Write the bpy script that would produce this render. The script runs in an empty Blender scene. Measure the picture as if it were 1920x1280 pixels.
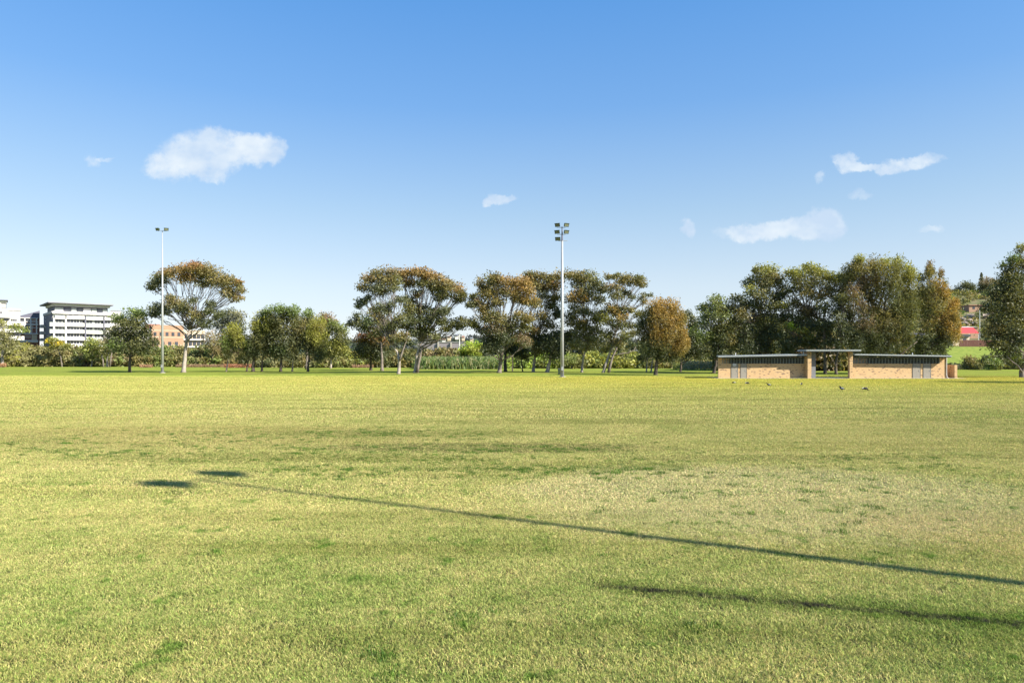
import bpy, bmesh, math, random
import numpy as np
from mathutils import Vector, Matrix

random.seed(7); RNG = np.random.default_rng(11)
R = math.radians
scene = bpy.context.scene
COL = scene.collection

# ------------------------------------------------------------------ camera, sky, sun, exposure
F = 1280.0; YH = 672.0; CAMH = 2.7
cam_d = bpy.data.cameras.new('camera'); cam = bpy.data.objects.new('camera', cam_d); COL.objects.link(cam)
cam.location = (0, 0, CAMH); cam.rotation_euler = (R(90), 0, 0)
cam_d.sensor_width = 36; cam_d.lens = 24.0; cam_d.shift_y = 32/1920
cam_d.clip_start = 0.1; cam_d.clip_end = 9000
scene.camera = cam

SUN_EL = R(34); SX, SY = 0.882, -0.471          # horizontal direction towards the sun
sd = bpy.data.lights.new('sun', 'SUN'); sd.energy = 5.0; sd.angle = R(0.5); sd.color = (1.0, 0.92, 0.78)
so = bpy.data.objects.new('sun', sd); COL.objects.link(so)
dirv = Vector((-SX*math.cos(SUN_EL), -SY*math.cos(SUN_EL), -math.sin(SUN_EL)))
so.rotation_euler = dirv.to_track_quat('-Z', 'Y').to_euler(); so.location = (60, -40, 60)

scene.view_settings.view_transform = 'Standard'; scene.view_settings.look = 'None'
scene.view_settings.gamma = 1; scene.view_settings.use_curve_mapping = False
scene.view_settings.exposure = 1.25

# ------------------------------------------------------------------ node helper
class NT:
    def __init__(s, nt): s.nt = nt
    def n(s, t, **kw):
        x = s.nt.nodes.new(t)
        for k, v in kw.items(): setattr(x, k, v)
        return x
    def set(s, sock, v):
        if isinstance(v, bpy.types.NodeSocket): s.nt.links.new(v, sock)
        elif v is not None:
            if isinstance(v, (tuple, list)) and len(v) == 3 and sock.type == 'RGBA': v = (*v, 1)
            sock.default_value = v
    def m(s, op, a, b=None, c=None, clamp=False):
        x = s.n('ShaderNodeMath', operation=op, use_clamp=clamp)
        s.set(x.inputs[0], a)
        if b is not None: s.set(x.inputs[1], b)
        if c is not None: s.set(x.inputs[2], c)
        return x.outputs[0]
    def mix(s, f, a, b, t='MIX'):
        x = s.n('ShaderNodeMix', data_type='RGBA', blend_type=t)
        s.set(x.inputs[0], f); s.set(x.inputs[6], a); s.set(x.inputs[7], b)
        return x.outputs[2]
    def noise(s, v, scale, detail=3, rough=.55, dist=0.0):
        x = s.n('ShaderNodeTexNoise')
        if v is not None: s.set(x.inputs['Vector'], v)
        x.inputs['Scale'].default_value = scale; x.inputs['Detail'].default_value = detail
        x.inputs['Roughness'].default_value = rough; x.inputs['Distortion'].default_value = dist
        return x.outputs[0]
    def map(s, v, a, b, c=0.0, d=1.0, smooth=False):
        x = s.n('ShaderNodeMapRange', interpolation_type='SMOOTHSTEP' if smooth else 'LINEAR')
        x.clamp = True
        s.set(x.inputs[0], v)
        for i, q in zip((1, 2, 3, 4), (a, b, c, d)): s.set(x.inputs[i], q)
        return x.outputs[0]
    def comb(s, x, y, z):
        q = s.n('ShaderNodeCombineXYZ')
        for i, v in enumerate((x, y, z)): s.set(q.inputs[i], v)
        return q.outputs[0]
    def scale(s, v, sc):
        q = s.n('ShaderNodeVectorMath', operation='MULTIPLY'); s.set(q.inputs[0], v); q.inputs[1].default_value = sc
        return q.outputs[0]
    def sep(s, v):
        q = s.n('ShaderNodeSeparateXYZ'); s.set(q.inputs[0], v); return q.outputs

# ------------------------------------------------------------------ world: Nishita sky with a few fair weather clouds
world = bpy.data.worlds.new('World'); scene.world = world; world.use_nodes = True
W = NT(world.node_tree); world.node_tree.nodes.clear()
sky = W.n('ShaderNodeTexSky', sky_type='NISHITA'); sky.sun_disc = False
sky.sun_elevation = SUN_EL; sky.sun_rotation = math.atan2(SX, SY)
sky.air_density = 1.0; sky.dust_density = 0.15; sky.ozone_density = 2.6
tc = W.n('ShaderNodeTexCoord'); D = tc.outputs['Generated']
dx, dy, dz = W.sep(D)
el = W.m('ABSOLUTE', dz)
# deepen the blue away from the horizon, the same all the way round
g = W.map(el, 0.0, 0.52, 0, 1)
tintr = W.n('ShaderNodeValToRGB'); W.set(tintr.inputs[0], g)
cr = tintr.color_ramp
SKYT = [(0.0, (.70, .64, .72)), (0.10, (.78, .66, .70)), (0.22, (.88, .73, .70)), (0.394, (.88, .81, .77)), (0.66, (.68, .87, 1.0)), (1.0, (.44, .91, 1.2))]
cr.elements[0].position = 0; cr.elements[0].color = (*SKYT[0][1], 1)
cr.elements[1].position = 1; cr.elements[1].color = (*SKYT[-1][1], 1)
for p, c in SKYT[1:-1]:
    e = cr.elements.new(p); e.color = (*c, 1)
skyc = W.mix(1.0, sky.outputs[0], tintr.outputs[0], 'MULTIPLY')
hazer = W.n('ShaderNodeValToRGB'); W.set(hazer.inputs[0], g); cr = hazer.color_ramp      # even sky haze: bright at the horizon all round
HZ = [(0.0, (.83, .92, .99)), (.19, (.715, .84, .965)), (.394, (.46, .66, .90)), (.66, (.216, .448, .85)), (1.0, (.10, .32, .77))]
cr.elements[0].position = 0; cr.elements[0].color = (*HZ[0][1], 1); cr.elements[1].position = 1; cr.elements[1].color = (*HZ[-1][1], 1)
for p, c in HZ[1:-1]:
    e = cr.elements.new(p); e.color = (*c, 1)
skyc = W.mix(.6, skyc, W.mix(1.0, hazer.outputs[0], (4.5, 4.7, 4.66), 'MULTIPLY'))
# clouds by direction
dyc = W.m('MAXIMUM', dy, 0.05)
U = W.m('DIVIDE', dx, dyc); V = W.m('DIVIDE', dz, dyc)
uv = W.comb(U, V, 0.0)
wn = W.n('ShaderNodeTexNoise'); W.set(wn.inputs['Vector'], uv); wn.inputs['Scale'].default_value = 22; wn.inputs['Detail'].default_value = 9
wn.inputs['Roughness'].default_value = .66
wc = W.sep(wn.outputs['Color'])
U2 = W.m('ADD', U, W.m('MULTIPLY', W.m('SUBTRACT', wc[0], .5), .050))
V2 = W.m('ADD', V, W.m('MULTIPLY', W.m('SUBTRACT', wc[1], .5), .042))
# (px, py, rx, ry, strength)
CL = [(365,288,58,44,1.0),(320,312,46,26,.75),(405,285,52,36,1),(470,278,48,28,1),(510,284,26,22,.8),(295,315,30,18,.55),(385,322,36,18,.75),
      (178,306,16,12,.55),(200,300,14,5,.45),
      (932,376,20,10,.85),(950,372,18,7,.6),(915,382,10,9,.8),
      (1590,298,18,14,.7),(1605,315,30,12,.8),(1650,318,46,9,.9),(1705,308,40,12,.9),(1742,300,26,8,.6),(1574,296,12,9,.5),
      (1400,438,36,17,.85),(1450,434,44,20,1),(1510,430,54,22,1),(1552,424,30,28,.95),(1535,412,26,20,.8),
      (1292,427,14,18,.72),(1612,369,26,10,.55),(1535,333,12,9,.45),(1745,427,26,8,.5),(1350,440,22,10,.35),(215,462,9,5,.25)]
acc = None
for (px, py, rx, ry, st) in CL:
    a = W.m('DIVIDE', W.m('SUBTRACT', U2, (px-960)/F), rx/F)
    b = W.m('DIVIDE', W.m('SUBTRACT', V2, (YH-py)/F), ry/F)
    r2 = W.m('ADD', W.m('MULTIPLY', a, a), W.m('MULTIPLY', b, b))
    g1 = W.m('MULTIPLY', W.map(r2, 0.15, 1.9, 1, 0, True), st)
    acc = g1 if acc is None else W.m('SUBTRACT', W.m('ADD', acc, g1), W.m('MULTIPLY', acc, g1))
fine = W.noise(uv, 46, 6, .62)
dens = W.m('MULTIPLY', acc, W.map(fine, .28, .62, .55, 1.12))
soft = W.noise(W.comb(U2, V2, 5.0), 9, 4, .6)
dens = W.m('MULTIPLY', W.map(dens, .05, .95, 0, 1.0, True), W.map(soft, .30, .62, .74, 1.0))
dens = W.m('MULTIPLY', dens, W.map(dy, .05, .2, 0, 1))
shade = W.noise(W.comb(U, W.m('MULTIPLY', V, 1.6), 3.0), 14, 3, .5)
ccol = W.mix(W.map(shade, .38, .62), (2.85, 3.5, 4.35), (3.9, 4.3, 4.65))
full = W.mix(dens, skyc, ccol)
bg = W.n('ShaderNodeBackground'); W.set(bg.inputs[0], full); bg.inputs[1].default_value = 0.091
wo = W.n('ShaderNodeOutputWorld'); W.nt.links.new(bg.outputs[0], wo.inputs[0])

# ------------------------------------------------------------------ general helpers
def P(px, py, d): return Vector(((px-960)/F*d, d, CAMH-(py-YH)/F*d))
def gd(py): return CAMH*F/(py-YH)                 # distance of a ground point seen at row py
def G(px, py):
    d = gd(py); return Vector(((px-960)/F*d, d, 0))

def tag(o, label=None, cat=None, group=None, kind=None):
    if label: o['label'] = label
    if cat: o['category'] = cat
    if group: o['group'] = group
    if kind: o['kind'] = kind
    return o
def empty(name, loc, rz=0, **kw):
    o = bpy.data.objects.new(name, None); COL.objects.link(o); o.location = loc; o.rotation_euler = (0, 0, rz)
    o.empty_display_size = .5
    return tag(o, **kw)
def link(name, me, mat, parent=None, world=True):
    o = bpy.data.objects.new(name, me); COL.objects.link(o)
    if mat is not None and not me.materials: me.materials.append(mat)
    if parent is not None:
        o.parent = parent
        if world:                                     # mesh given in world coordinates
            root = parent
            while root.parent is not None: root = root.parent
            M = Matrix.Translation(root.location) @ root.rotation_euler.to_matrix().to_4x4()
            me.transform(M.inverted())
    return o
def link_local(name, me, mat, parent): return link(name, me, mat, parent, False)

class MB:
    def __init__(s): s.v = []; s.f = []
    def add(s, vs, fs):
        o = len(s.v); s.v += [tuple(x) for x in vs]; s.f += [tuple(i+o for i in f) for f in fs]; return s
    def box(s, x0, x1, y0, y1, z0, z1, M=None):
        vs = [Vector(p) for p in ((x0,y0,z0),(x1,y0,z0),(x1,y1,z0),(x0,y1,z0),(x0,y0,z1),(x1,y0,z1),(x1,y1,z1),(x0,y1,z1))]
        if M is not None: vs = [M @ v for v in vs]
        return s.add(vs, [(0,3,2,1),(4,5,6,7),(0,1,5,4),(1,2,6,5),(2,3,7,6),(3,0,4,7)])
    def hexa(s, b, t):                                 # bottom quad, top quad
        return s.add(list(b)+list(t), [(0,3,2,1),(4,5,6,7),(0,1,5,4),(1,2,6,5),(2,3,7,6),(3,0,4,7)])
    def tube(s, pts, rads, n=6, cap=True):
        pts = [Vector(p) for p in pts]; rings = []
        o = len(s.v); up = Vector((0.13, 0.99, 0.05))
        for i, p in enumerate(pts):
            t = (pts[min(i+1, len(pts)-1)] - pts[max(i-1, 0)]).normalized()
            a = t.cross(up)
            if a.length < 1e-3: a = t.cross(Vector((1, 0, 0)))
            a.normalize(); b = t.cross(a)
            for k in range(n):
                an = 2*math.pi*k/n; s.v.append(tuple(p + (a*math.cos(an)+b*math.sin(an))*rads[i]))
        for i in range(len(pts)-1):
            for k in range(n):
                k2 = (k+1) % n
                s.f.append((o+i*n+k, o+i*n+k2, o+(i+1)*n+k2, o+(i+1)*n+k))
        if cap:
            s.f.append(tuple(o+k for k in range(n))[::-1]); e = o+(len(pts)-1)*n; s.f.append(tuple(e+k for k in range(n)))
        return s
    def mesh(s, name, smooth=False):
        me = bpy.data.meshes.new(name); me.from_pydata(s.v, [], s.f); me.update()
        if smooth: me.polygons.foreach_set('use_smooth', [True]*len(me.polygons))
        return me
    def obj(s, name, mat, parent=None, world=True, smooth=False): return link(name, s.mesh(name, smooth), mat, parent, world)

def bsdf_mat(name, col, rough=.8, metal=0, spec=.3, var=.12, vscale=3.0, bump=0.0, bscale=30, build=None):
    m = bpy.data.materials.new(name); m.use_nodes = True; t = NT(m.node_tree)
    b = m.node_tree.nodes['Principled BSDF']; b.inputs['Roughness'].default_value = rough
    b.inputs['Metallic'].default_value = metal; b.inputs['Specular IOR Level'].default_value = spec
    geo = t.n('ShaderNodeNewGeometry'); pos = geo.outputs['Position']
    if build: c = build(t, pos)
    else:
        nz = t.noise(pos, vscale, 4, .6)
        k = t.map(nz, .3, .7, 1-var, 1+var)
        c = t.mix(1.0, (*col, 1), t.comb(k, k, k), 'MULTIPLY')
    t.set(b.inputs['Base Color'], c)
    if bump:
        bn = t.n('ShaderNodeBump'); bn.inputs['Strength'].default_value = bump; bn.inputs['Distance'].default_value = .02
        t.set(bn.inputs['Height'], t.noise(pos, bscale, 4)); t.set(b.inputs['Normal'], bn.outputs[0])
    return m

# ------------------------------------------------------------------ materials
def lawn_colour(t, pos, blade=False):
    x, y, z = t.sep(pos)
    p2 = t.comb(x, y, 0.0)
    big = t.noise(p2, .11, 4, .6); mid = t.noise(p2, .55, 4, .62); sm = t.noise(p2, 3.1, 4, .65); fn = t.noise(p2, 17., 3, .7)
    dry = (.58, .535, .235); grn = (.295, .365, .11); lush = (.12, .24, .04); straw = (.66, .59, .37)
    # nearest turf greener, mid field drier, yellow before the trees
    near = t.map(y, 6, 13.5, 0, 1, True)
    mixv = t.m('ADD', t.m('MULTIPLY', mid, .75), t.m('MULTIPLY', sm, .55))
    mixv = t.m('ADD', mixv, t.m('MULTIPLY', near, .20))
    mixv = t.m('ADD', mixv, t.m('MULTIPLY', t.m('SUBTRACT', big, .5), .55))
    c = t.mix(t.map(mixv, .50, .92), grn, dry)
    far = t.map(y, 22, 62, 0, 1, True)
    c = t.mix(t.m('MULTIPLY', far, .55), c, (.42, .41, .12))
    # long mowing / wear streaks in the middle distance
    st = t.noise(t.comb(t.m('MULTIPLY', x, .045), t.m('MULTIPLY', y, .42), 1.7), 1.6, 4, .62)
    c = t.mix(t.m('MULTIPLY', t.map(st, .52, .70), .50), c, (.25, .265, .075))
    st2 = t.noise(t.comb(t.m('MULTIPLY', x, .03), t.m('MULTIPLY', y, .22), 7.7), 2.0, 3, .6)
    c = t.mix(t.m('MULTIPLY', t.map(st2, .54, .68), .40), c, (.54, .49, .20))
    def ell(cx, cy, rx, ry, warp=.5, lo=.35, hi=1.25):
        xx = t.m('ADD', x, t.m('MULTIPLY', t.m('SUBTRACT', mid, .5), warp*rx*1.6)); yy = t.m('ADD', y, t.m('MULTIPLY', t.m('SUBTRACT', sm, .5), warp*ry*1.6))
        a = t.m('DIVIDE', t.m('SUBTRACT', xx, cx), rx); b = t.m('DIVIDE', t.m('SUBTRACT', yy, cy), ry)
        return t.map(t.m('ADD', t.m('MULTIPLY', a, a), t.m('MULTIPLY', b, b)), lo, hi, 1, 0, True)
    spk = t.noise(p2, 6.5, 3, .75)
    spd = t.map(spk, .50, .60)
    # pale dry patch with green tufts
    e = ell(5.2, 13.6, 5.6, 3.9)
    c = t.mix(t.m('MULTIPLY', e, .52), c, straw)
    e = ell(7.4, 10.6, 2.2, 1.7)
    c = t.mix(t.m('MULTIPLY', e, .22), c, (.56, .40, .22))
    # worn, darker bands
    for (cx, cy, rx, ry, k, col) in ((-11.5, 23.5, 11, 4.0, .48, (.27, .22, .10)), (-.5, 20.6, 5.6, 1.3, .85, (.17, .165, .075)), (-7, 18.6, 6, 1.1, .8, (.19, .21, .065)),
                                 (-4, 24.5, 6, 1.2, .7, (.15, .20, .05)), (2.5, 29, 9, 1.3, .45, (.20, .23, .06)), (6.5, 18.4, 4.5, .7, .5, (.19, .20, .07)),
                                 (0.6, 17.0, 4.5, .9, .6, (.15, .21, .045)), (-2.5, 18.2, 2.4, .7, .7, (.15, .2, .045))):
        e = ell(cx, cy, rx, ry)
        c = t.mix(t.m('MULTIPLY', t.m('MULTIPLY', e, t.map(spk, .40, .58)), k), c, col)
    # scattered lush spots
    c = t.mix(t.m('MULTIPLY', t.map(t.noise(p2, 1.35, 3, .7), .60, .68), t.map(y, 8, 40, .75, .25)), c, lush)
    # worn line of bare soil, lower right, with lush edges
    def line(x0, y0, x1, y1, w, a0):
        L = math.hypot(x1-x0, y1-y0); nx, ny = -(y1-y0)/L, (x1-x0)/L
        dd = t.m('ADD', t.m('MULTIPLY', x, nx), t.m('MULTIPLY', y, ny)); dd = t.m('ABSOLUTE', t.m('SUBTRACT', t.m('ADD', dd, t.m('MULTIPLY', t.m('SUBTRACT', sm, .5), .16)), x0*nx+y0*ny))
        al = t.map(t.m('ADD', x, t.m('MULTIPLY', sm, .3)), a0, a0+.5)
        return dd, al
    dd, al = line(1.0, 8.1, 5.18, 6.91, .1, .9)
    c = t.mix(t.m('MULTIPLY', t.m('MULTIPLY', t.map(dd, .12, .40, 1, 0), al), .55), c, (.12, .20, .035))
    c = t.mix(t.m('MULTIPLY', t.m('MULTIPLY', t.map(dd, .05, .115, 1, 0), al), t.map(t.m('ADD', fn, t.m('SUBTRACT', t.noise(p2, 2.2, 3), .5)), .35, .6, .05, .95)), c, (.052, .05, .045))
    # green grass under the far trees
    lat = t.map(y, 100, 118, 0, 1)
    edge = t.m('ADD', y, t.m('MULTIPLY', t.m('SUBTRACT', t.noise(t.scale(p2, (.25, 1, 1)), .12, 3), .5), 22))
    c = t.mix(t.m('MULTIPLY', t.map(edge, 98, 112, 0, 1, True), .92), c, t.mix(t.map(mid, .35, .65), (.31, .42, .065), (.46, .51, .095)))
    dirt = t.m('MULTIPLY', t.map(t.noise(t.scale(p2, (.5, 1, 1)), .16, 4, .65), .52, .64), t.m('MULTIPLY', t.map(y, 112, 122), t.map(y, 150, 165, 1, 0)))
    c = t.mix(t.m('MULTIPLY', dirt, .6), c, (.30, .235, .12))
    yb = t.m('MULTIPLY', t.map(edge, 42, 90, 0, 1, True), t.map(edge, 96, 106, 1, 0, True))
    yb = t.m('MULTIPLY', yb, t.map(x, -50, 25, .05, .9))
    c = t.mix(t.m('MULTIPLY', yb, .78), c, (.54, .49, .09))
    st3 = t.noise(t.comb(t.m('MULTIPLY', x, .05), t.m('MULTIPLY', y, .30), 3.3), 3.2, 5, .7)
    kk = t.map(st3, .34, .66, .80, 1.14); kk = t.m('ADD', t.m('MULTIPLY', t.m('SUBTRACT', kk, 1), t.map(y, 20, 45)), 1)
    c = t.mix(1.0, c, t.comb(kk, kk, kk), 'MULTIPLY')
    # fine grain
    k = t.map(fn, .25, .75, .72, 1.25)
    if not blade:
        pit = t.map(t.noise(p2, 9.0, 4, .8), .36, .46, .45, 1)
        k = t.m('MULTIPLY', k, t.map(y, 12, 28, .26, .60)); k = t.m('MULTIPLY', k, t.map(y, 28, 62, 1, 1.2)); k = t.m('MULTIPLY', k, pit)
    k = t.m('MULTIPLY', k, .76)
    return t.mix(1.0, c, t.comb(k, k, k), 'MULTIPLY'), fn

def make_ground_mat():
    m = bpy.data.materials.new('lawn_ground'); m.use_nodes = True; t = NT(m.node_tree)
    b = m.node_tree.nodes['Principled BSDF']; b.inputs['Roughness'].default_value = .95; b.inputs['Specular IOR Level'].default_value = 0.0
    geo = t.n('ShaderNodeNewGeometry'); pos = geo.outputs['Position']
    c, fn = lawn_colour(t, pos)
    t.set(b.inputs['Base Color'], c)
    bn = t.n('ShaderNodeBump'); bn.inputs['Strength'].default_value = .6; bn.inputs['Distance'].default_value = .05
    t.set(bn.inputs['Height'], t.noise(pos, 11, 5, .7)); t.set(b.inputs['Normal'], bn.outputs[0])
    return m
def make_blade_mat():
    m = bpy.data.materials.new('grass_blade'); m.use_nodes = True; t = NT(m.node_tree)
    m.node_tree.nodes.clear()
    geo = t.n('ShaderNodeNewGeometry'); pos = geo.outputs['Position']
    c, fn = lawn_colour(t, pos, True)
    at = t.n('ShaderNodeAttribute', attribute_name='tint')
    c = t.mix(1.0, c, at.outputs['Color'], 'MULTIPLY')
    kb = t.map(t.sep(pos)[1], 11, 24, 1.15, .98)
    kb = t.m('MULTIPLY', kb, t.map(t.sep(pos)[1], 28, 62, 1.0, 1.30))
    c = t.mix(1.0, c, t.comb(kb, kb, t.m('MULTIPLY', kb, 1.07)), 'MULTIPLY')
    df = t.n('ShaderNodeBsdfDiffuse'); tr = t.n('ShaderNodeBsdfTranslucent')
    t.set(df.inputs[0], c); t.set(tr.inputs[0], c)
    mx = t.n('ShaderNodeMixShader'); mx.inputs[0].default_value = .28
    t.nt.links.new(df.outputs[0], mx.inputs[1]); t.nt.links.new(tr.outputs[0], mx.inputs[2])
    o = t.n('ShaderNodeOutputMaterial'); t.nt.links.new(mx.outputs[0], o.inputs[0])
    return m
def leaf_mat(name, trans=.3, gloss=.06):
    m = bpy.data.materials.new(name); m.use_nodes = True; t = NT(m.node_tree); m.node_tree.nodes.clear()
    at = t.n('ShaderNodeAttribute', attribute_name='tint'); c = at.outputs['Color']
    geo = t.n('ShaderNodeNewGeometry')
    k = t.map(t.noise(geo.outputs['Position'], .9, 3, .6), .3, .7, .8, 1.2)
    c = t.mix(1.0, c, t.comb(k, k, k), 'MULTIPLY')
    df = t.n('ShaderNodeBsdfDiffuse'); tr = t.n('ShaderNodeBsdfTranslucent'); gl = t.n('ShaderNodeBsdfGlossy')
    gl.inputs['Roughness'].default_value = .5; gl.inputs[0].default_value = (1, 1, 1, 1)
    t.set(df.inputs[0], c); t.set(tr.inputs[0], t.mix(1.0, c, (1.25, 1.15, .6), 'MULTIPLY'))
    mx = t.n('ShaderNodeMixShader'); mx.inputs[0].default_value = trans
    t.nt.links.new(df.outputs[0], mx.inputs[1]); t.nt.links.new(tr.outputs[0], mx.inputs[2])
    m2 = t.n('ShaderNodeMixShader'); m2.inputs[0].default_value = gloss
    t.nt.links.new(mx.outputs[0], m2.inputs[1]); t.nt.links.new(gl.outputs[0], m2.inputs[2])
    o = t.n('ShaderNodeOutputMaterial'); t.nt.links.new(m2.outputs[0], o.inputs[0])
    return m
def brick_col(base, dark):
    def f(t, pos):
        x, y, z = t.sep(pos)
        bt = t.n('ShaderNodeTexBrick'); t.set(bt.inputs['Vector'], t.comb(t.m('ADD', x, y), z, 0.0))
        bt.inputs['Scale'].default_value = 1.0; bt.inputs['Brick Width'].default_value = .30; bt.inputs['Row Height'].default_value = .10
        bt.inputs['Mortar Size'].default_value = .012; bt.offset = .5
        bt.inputs['Color1'].default_value = (0, 0, 0, 1); bt.inputs['Color2'].default_value = (1, 1, 1, 1); bt.inputs['Mortar'].default_value = (.6, .6, .6, 1)
        r = t.sep(bt.outputs[0])[0]
        cl = t.noise(t.comb(t.m('MULTIPLY', t.m('ADD', x, y), .8), t.m('MULTIPLY', z, 4.0), 0.0), 1.7, 3, .6)
        r2 = t.m('ADD', r, t.m('MULTIPLY', t.m('SUBTRACT', cl, .5), 1.2))
        dk = t.map(r2, .87, .93)
        c = t.mix(r, tuple(v*.88 for v in base), tuple(min(1, v*1.10) for v in base))
        lv = t.noise(pos, .5, 4); c = t.mix(t.map(lv, .35, .7, 0, .4), c, (base[0]*.95, base[1]*.82, base[2]*.7))
        c = t.mix(dk, c, dark)
        return t.mix(t.m('MULTIPLY', bt.outputs['Fac'], .55), c, (.42, .38, .32))
    return f
M = {}
M['ground'] = make_ground_mat(); M['blade'] = make_blade_mat()
M['leaf'] = leaf_mat('gum_leaf', .34, .02); M['needle'] = leaf_mat('casuarina_needle', .38, .01); M['shrub'] = leaf_mat('shrub_leaf', .34, .015)
M['bark_pale'] = bsdf_mat('bark_pale', (.31, .27, .235), .9, var=.35, vscale=1.2, bump=.4)
M['bark_grey'] = bsdf_mat('bark_grey', (.17, .145, .125), .9, var=.35, vscale=1.4, bump=.4)
M['bark_dark'] = bsdf_mat('bark_dark', (.085, .07, .058), .95, var=.35, vscale=2, bump=.4)
M['steel'] = bsdf_mat('galvanised_steel', (.36, .375, .38), .5, .25, .5, var=.08, vscale=.8)
M['lamp_dark'] = bsdf_mat('lamp_housing', (.035, .055, .035), .5)
M['lamp_glass'] = bsdf_mat('lamp_glass', (.16, .18, .12), .15, spec=.6)
M['concrete'] = bsdf_mat('concrete', (.34, .32, .28), .9, bump=.2)
M['brick'] = bsdf_mat('cream_brick', None, .85, build=brick_col((.52, .345, .165), (.12, .07, .045)))
M['brick_dark'] = bsdf_mat('brown_brick', None, .85, build=brick_col((.42, .26, .14), (.12, .07, .05)))
M['brick_far'] = bsdf_mat('tan_brick', (.34, .215, .145), .85, var=.10, vscale=.5)
M['door'] = bsdf_mat('grey_door_paint', (.25, .23, .195), .55, var=.06)
M['door_frame'] = bsdf_mat('door_frame_paint', (.16, .15, .13), .6)
M['white'] = bsdf_mat('white_paint', (.66, .66, .64), .6, var=.04)
M['signink'] = bsdf_mat('sign_ink', (.05, .05, .05), .6)
M['roofmetal'] = bsdf_mat('roof_metal', (.33, .36, .36), .45, .3, .5, var=.12, vscale=.6)
M['fascia'] = bsdf_mat('fascia_timber', (.05, .06, .07), .7)
M['screen'] = bsdf_mat('vent_screen_block', (.17, .20, .20), .8)
M['void_shade'] = bsdf_mat('interior_shade', (.012, .014, .02), .9)
M['render_dark'] = bsdf_mat('portal_render', (.16, .17, .19), .8)
M['apt_white'] = bsdf_mat('apartment_render', (.60, .585, .57), .7, var=.05, vscale=.3)
M['apt_grey'] = bsdf_mat('apartment_grey', (.34, .335, .34), .7, var=.05)
M['apt_slate'] = bsdf_mat('apartment_slate', (.11, .11, .15), .7, var=.08, vscale=.3)
M['apt_glass'] = bsdf_mat('apartment_glass', (.055, .06, .075), .12, spec=.7, var=.4, vscale=.5)
M['apt_panel'] = bsdf_mat('balustrade_panel', (.36, .39, .37), .5, var=.06)
M['apt_cream'] = bsdf_mat('cream_render', (.52, .43, .32), .8, var=.06)
M['apt_red'] = bsdf_mat('red_brown_panel', (.26, .12, .10), .8)
M['redroof'] = bsdf_mat('red_roof', (.62, .06, .06), .5)
M['tile_roof'] = bsdf_mat('tile_roof', (.34, .17, .12), .8)
M['timber_red'] = bsdf_mat('red_brown_fence', (.12, .05, .04), .85, var=.25, vscale=2)
M['rock'] = bsdf_mat('sandstone_rock', (.34, .27, .22), .95, var=.4, vscale=.4, bump=.5, bscale=2)
M['bird'] = bsdf_mat('bird_feather', (.012, .012, .014), .6)
M['birdwhite'] = bsdf_mat('bird_white', (.7, .7, .7), .6)
M['far_wall'] = bsdf_mat('far_wall', (.22, .20, .22), .9)
def hill_col(t, pos):
    x, y, z = t.sep(pos)
    n1 = t.noise(pos, .12, 4, .6); n2 = t.noise(pos, .9, 4, .6)
    gr = t.mix(t.map(n2, .35, .65), (.13, .185, .03), (.23, .265, .05))
    up = t.mix(t.map(n1, .4, .6), (.09, .11, .035), (.20, .17, .10))
    return t.mix(t.map(z, 6.3, 8.5), gr, up)
M['hill'] = bsdf_mat('hill_ground', None, .95, build=hill_col, spec=.1, bump=.5, bscale=3)
M['ridge'] = bsdf_mat('ridge_ground', (.05, .07, .04), .95, var=.3, vscale=.03, spec=.1)

# ------------------------------------------------------------------ ground, hill, ridge
def grid_mesh(name, xs, ys, hf):
    nx, ny = len(xs), len(ys); v = []; f = []
    for y in ys:
        for x in xs: v.append((x, y, hf(x, y)))
    for j in range(ny-1):
        for i in range(nx-1):
            a = j*nx+i; f.append((a, a+1, a+nx+1, a+nx))
    me = bpy.data.meshes.new(name); me.from_pydata(v, [], f); me.update()
    me.polygons.foreach_set('use_smooth', [True]*len(me.polygons)); return me
gx = [-4000, -1500, -600, -250, -120, -60, -30, -15, 0, 15, 30, 60, 120, 250, 600, 1500, 4000]
gy = [-400, -60, -10, 0, 5, 10, 20, 40, 70, 120, 200, 400, 1000, 2500, 6000]
tag(link('ground', grid_mesh('ground', gx, gy, lambda x, y: 0.0), M['ground']), 'wide mown playing field of patchy yellow green grass running back to the trees', 'field', kind='structure')

def sm(a, b, x):
    t = min(1, max(0, (x-a)/(b-a))); return t*t*(3-2*t)
def hill_h(x, y):
    if y < 1: return -1
    px = 960+x/y*F
    lat = sm(1560, 1710, px)
    prof = np.interp(y, [190, 198, 236, 262, 430, 520, 900], [-.4, .25, 6.8, 8.2, 44, 50, 30])
    return prof*lat - .4*(1-lat) + (math.sin(x*.13)*math.cos(y*.09)*.8*sm(240, 300, y))*lat
tag(link('hill', grid_mesh('hill', list(np.linspace(80, 900, 120)), list(np.linspace(186, 900, 130)), hill_h), M['hill']),
    'grassy bank rising to a bushy hillside behind the brick amenities block', 'hill', kind='structure')
def ridge_h(x, y):
    px = 960+x/y*F
    hh = np.interp(px, [-200, 200, 420, 640, 760, 860, 930, 1050, 1250, 1400, 2200], [8, 12, 20, 24, 24, 31, 29, 26, 24, 16, 10])
    return hh*sm(840, 930, y)*(1 if y < 1000 else 1-.3*sm(1000, 1200, y)) - .3 + 1.2*math.sin(x*.021+1)*math.cos(x*.057)
tag(link('distant_ridge', grid_mesh('distant_ridge', list(np.linspace(-900, 1000, 160)), list(np.linspace(838, 1250, 24)), ridge_h), M['ridge']),
    'low wooded ridge on the horizon beyond the trees', 'ridge', kind='structure')

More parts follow.
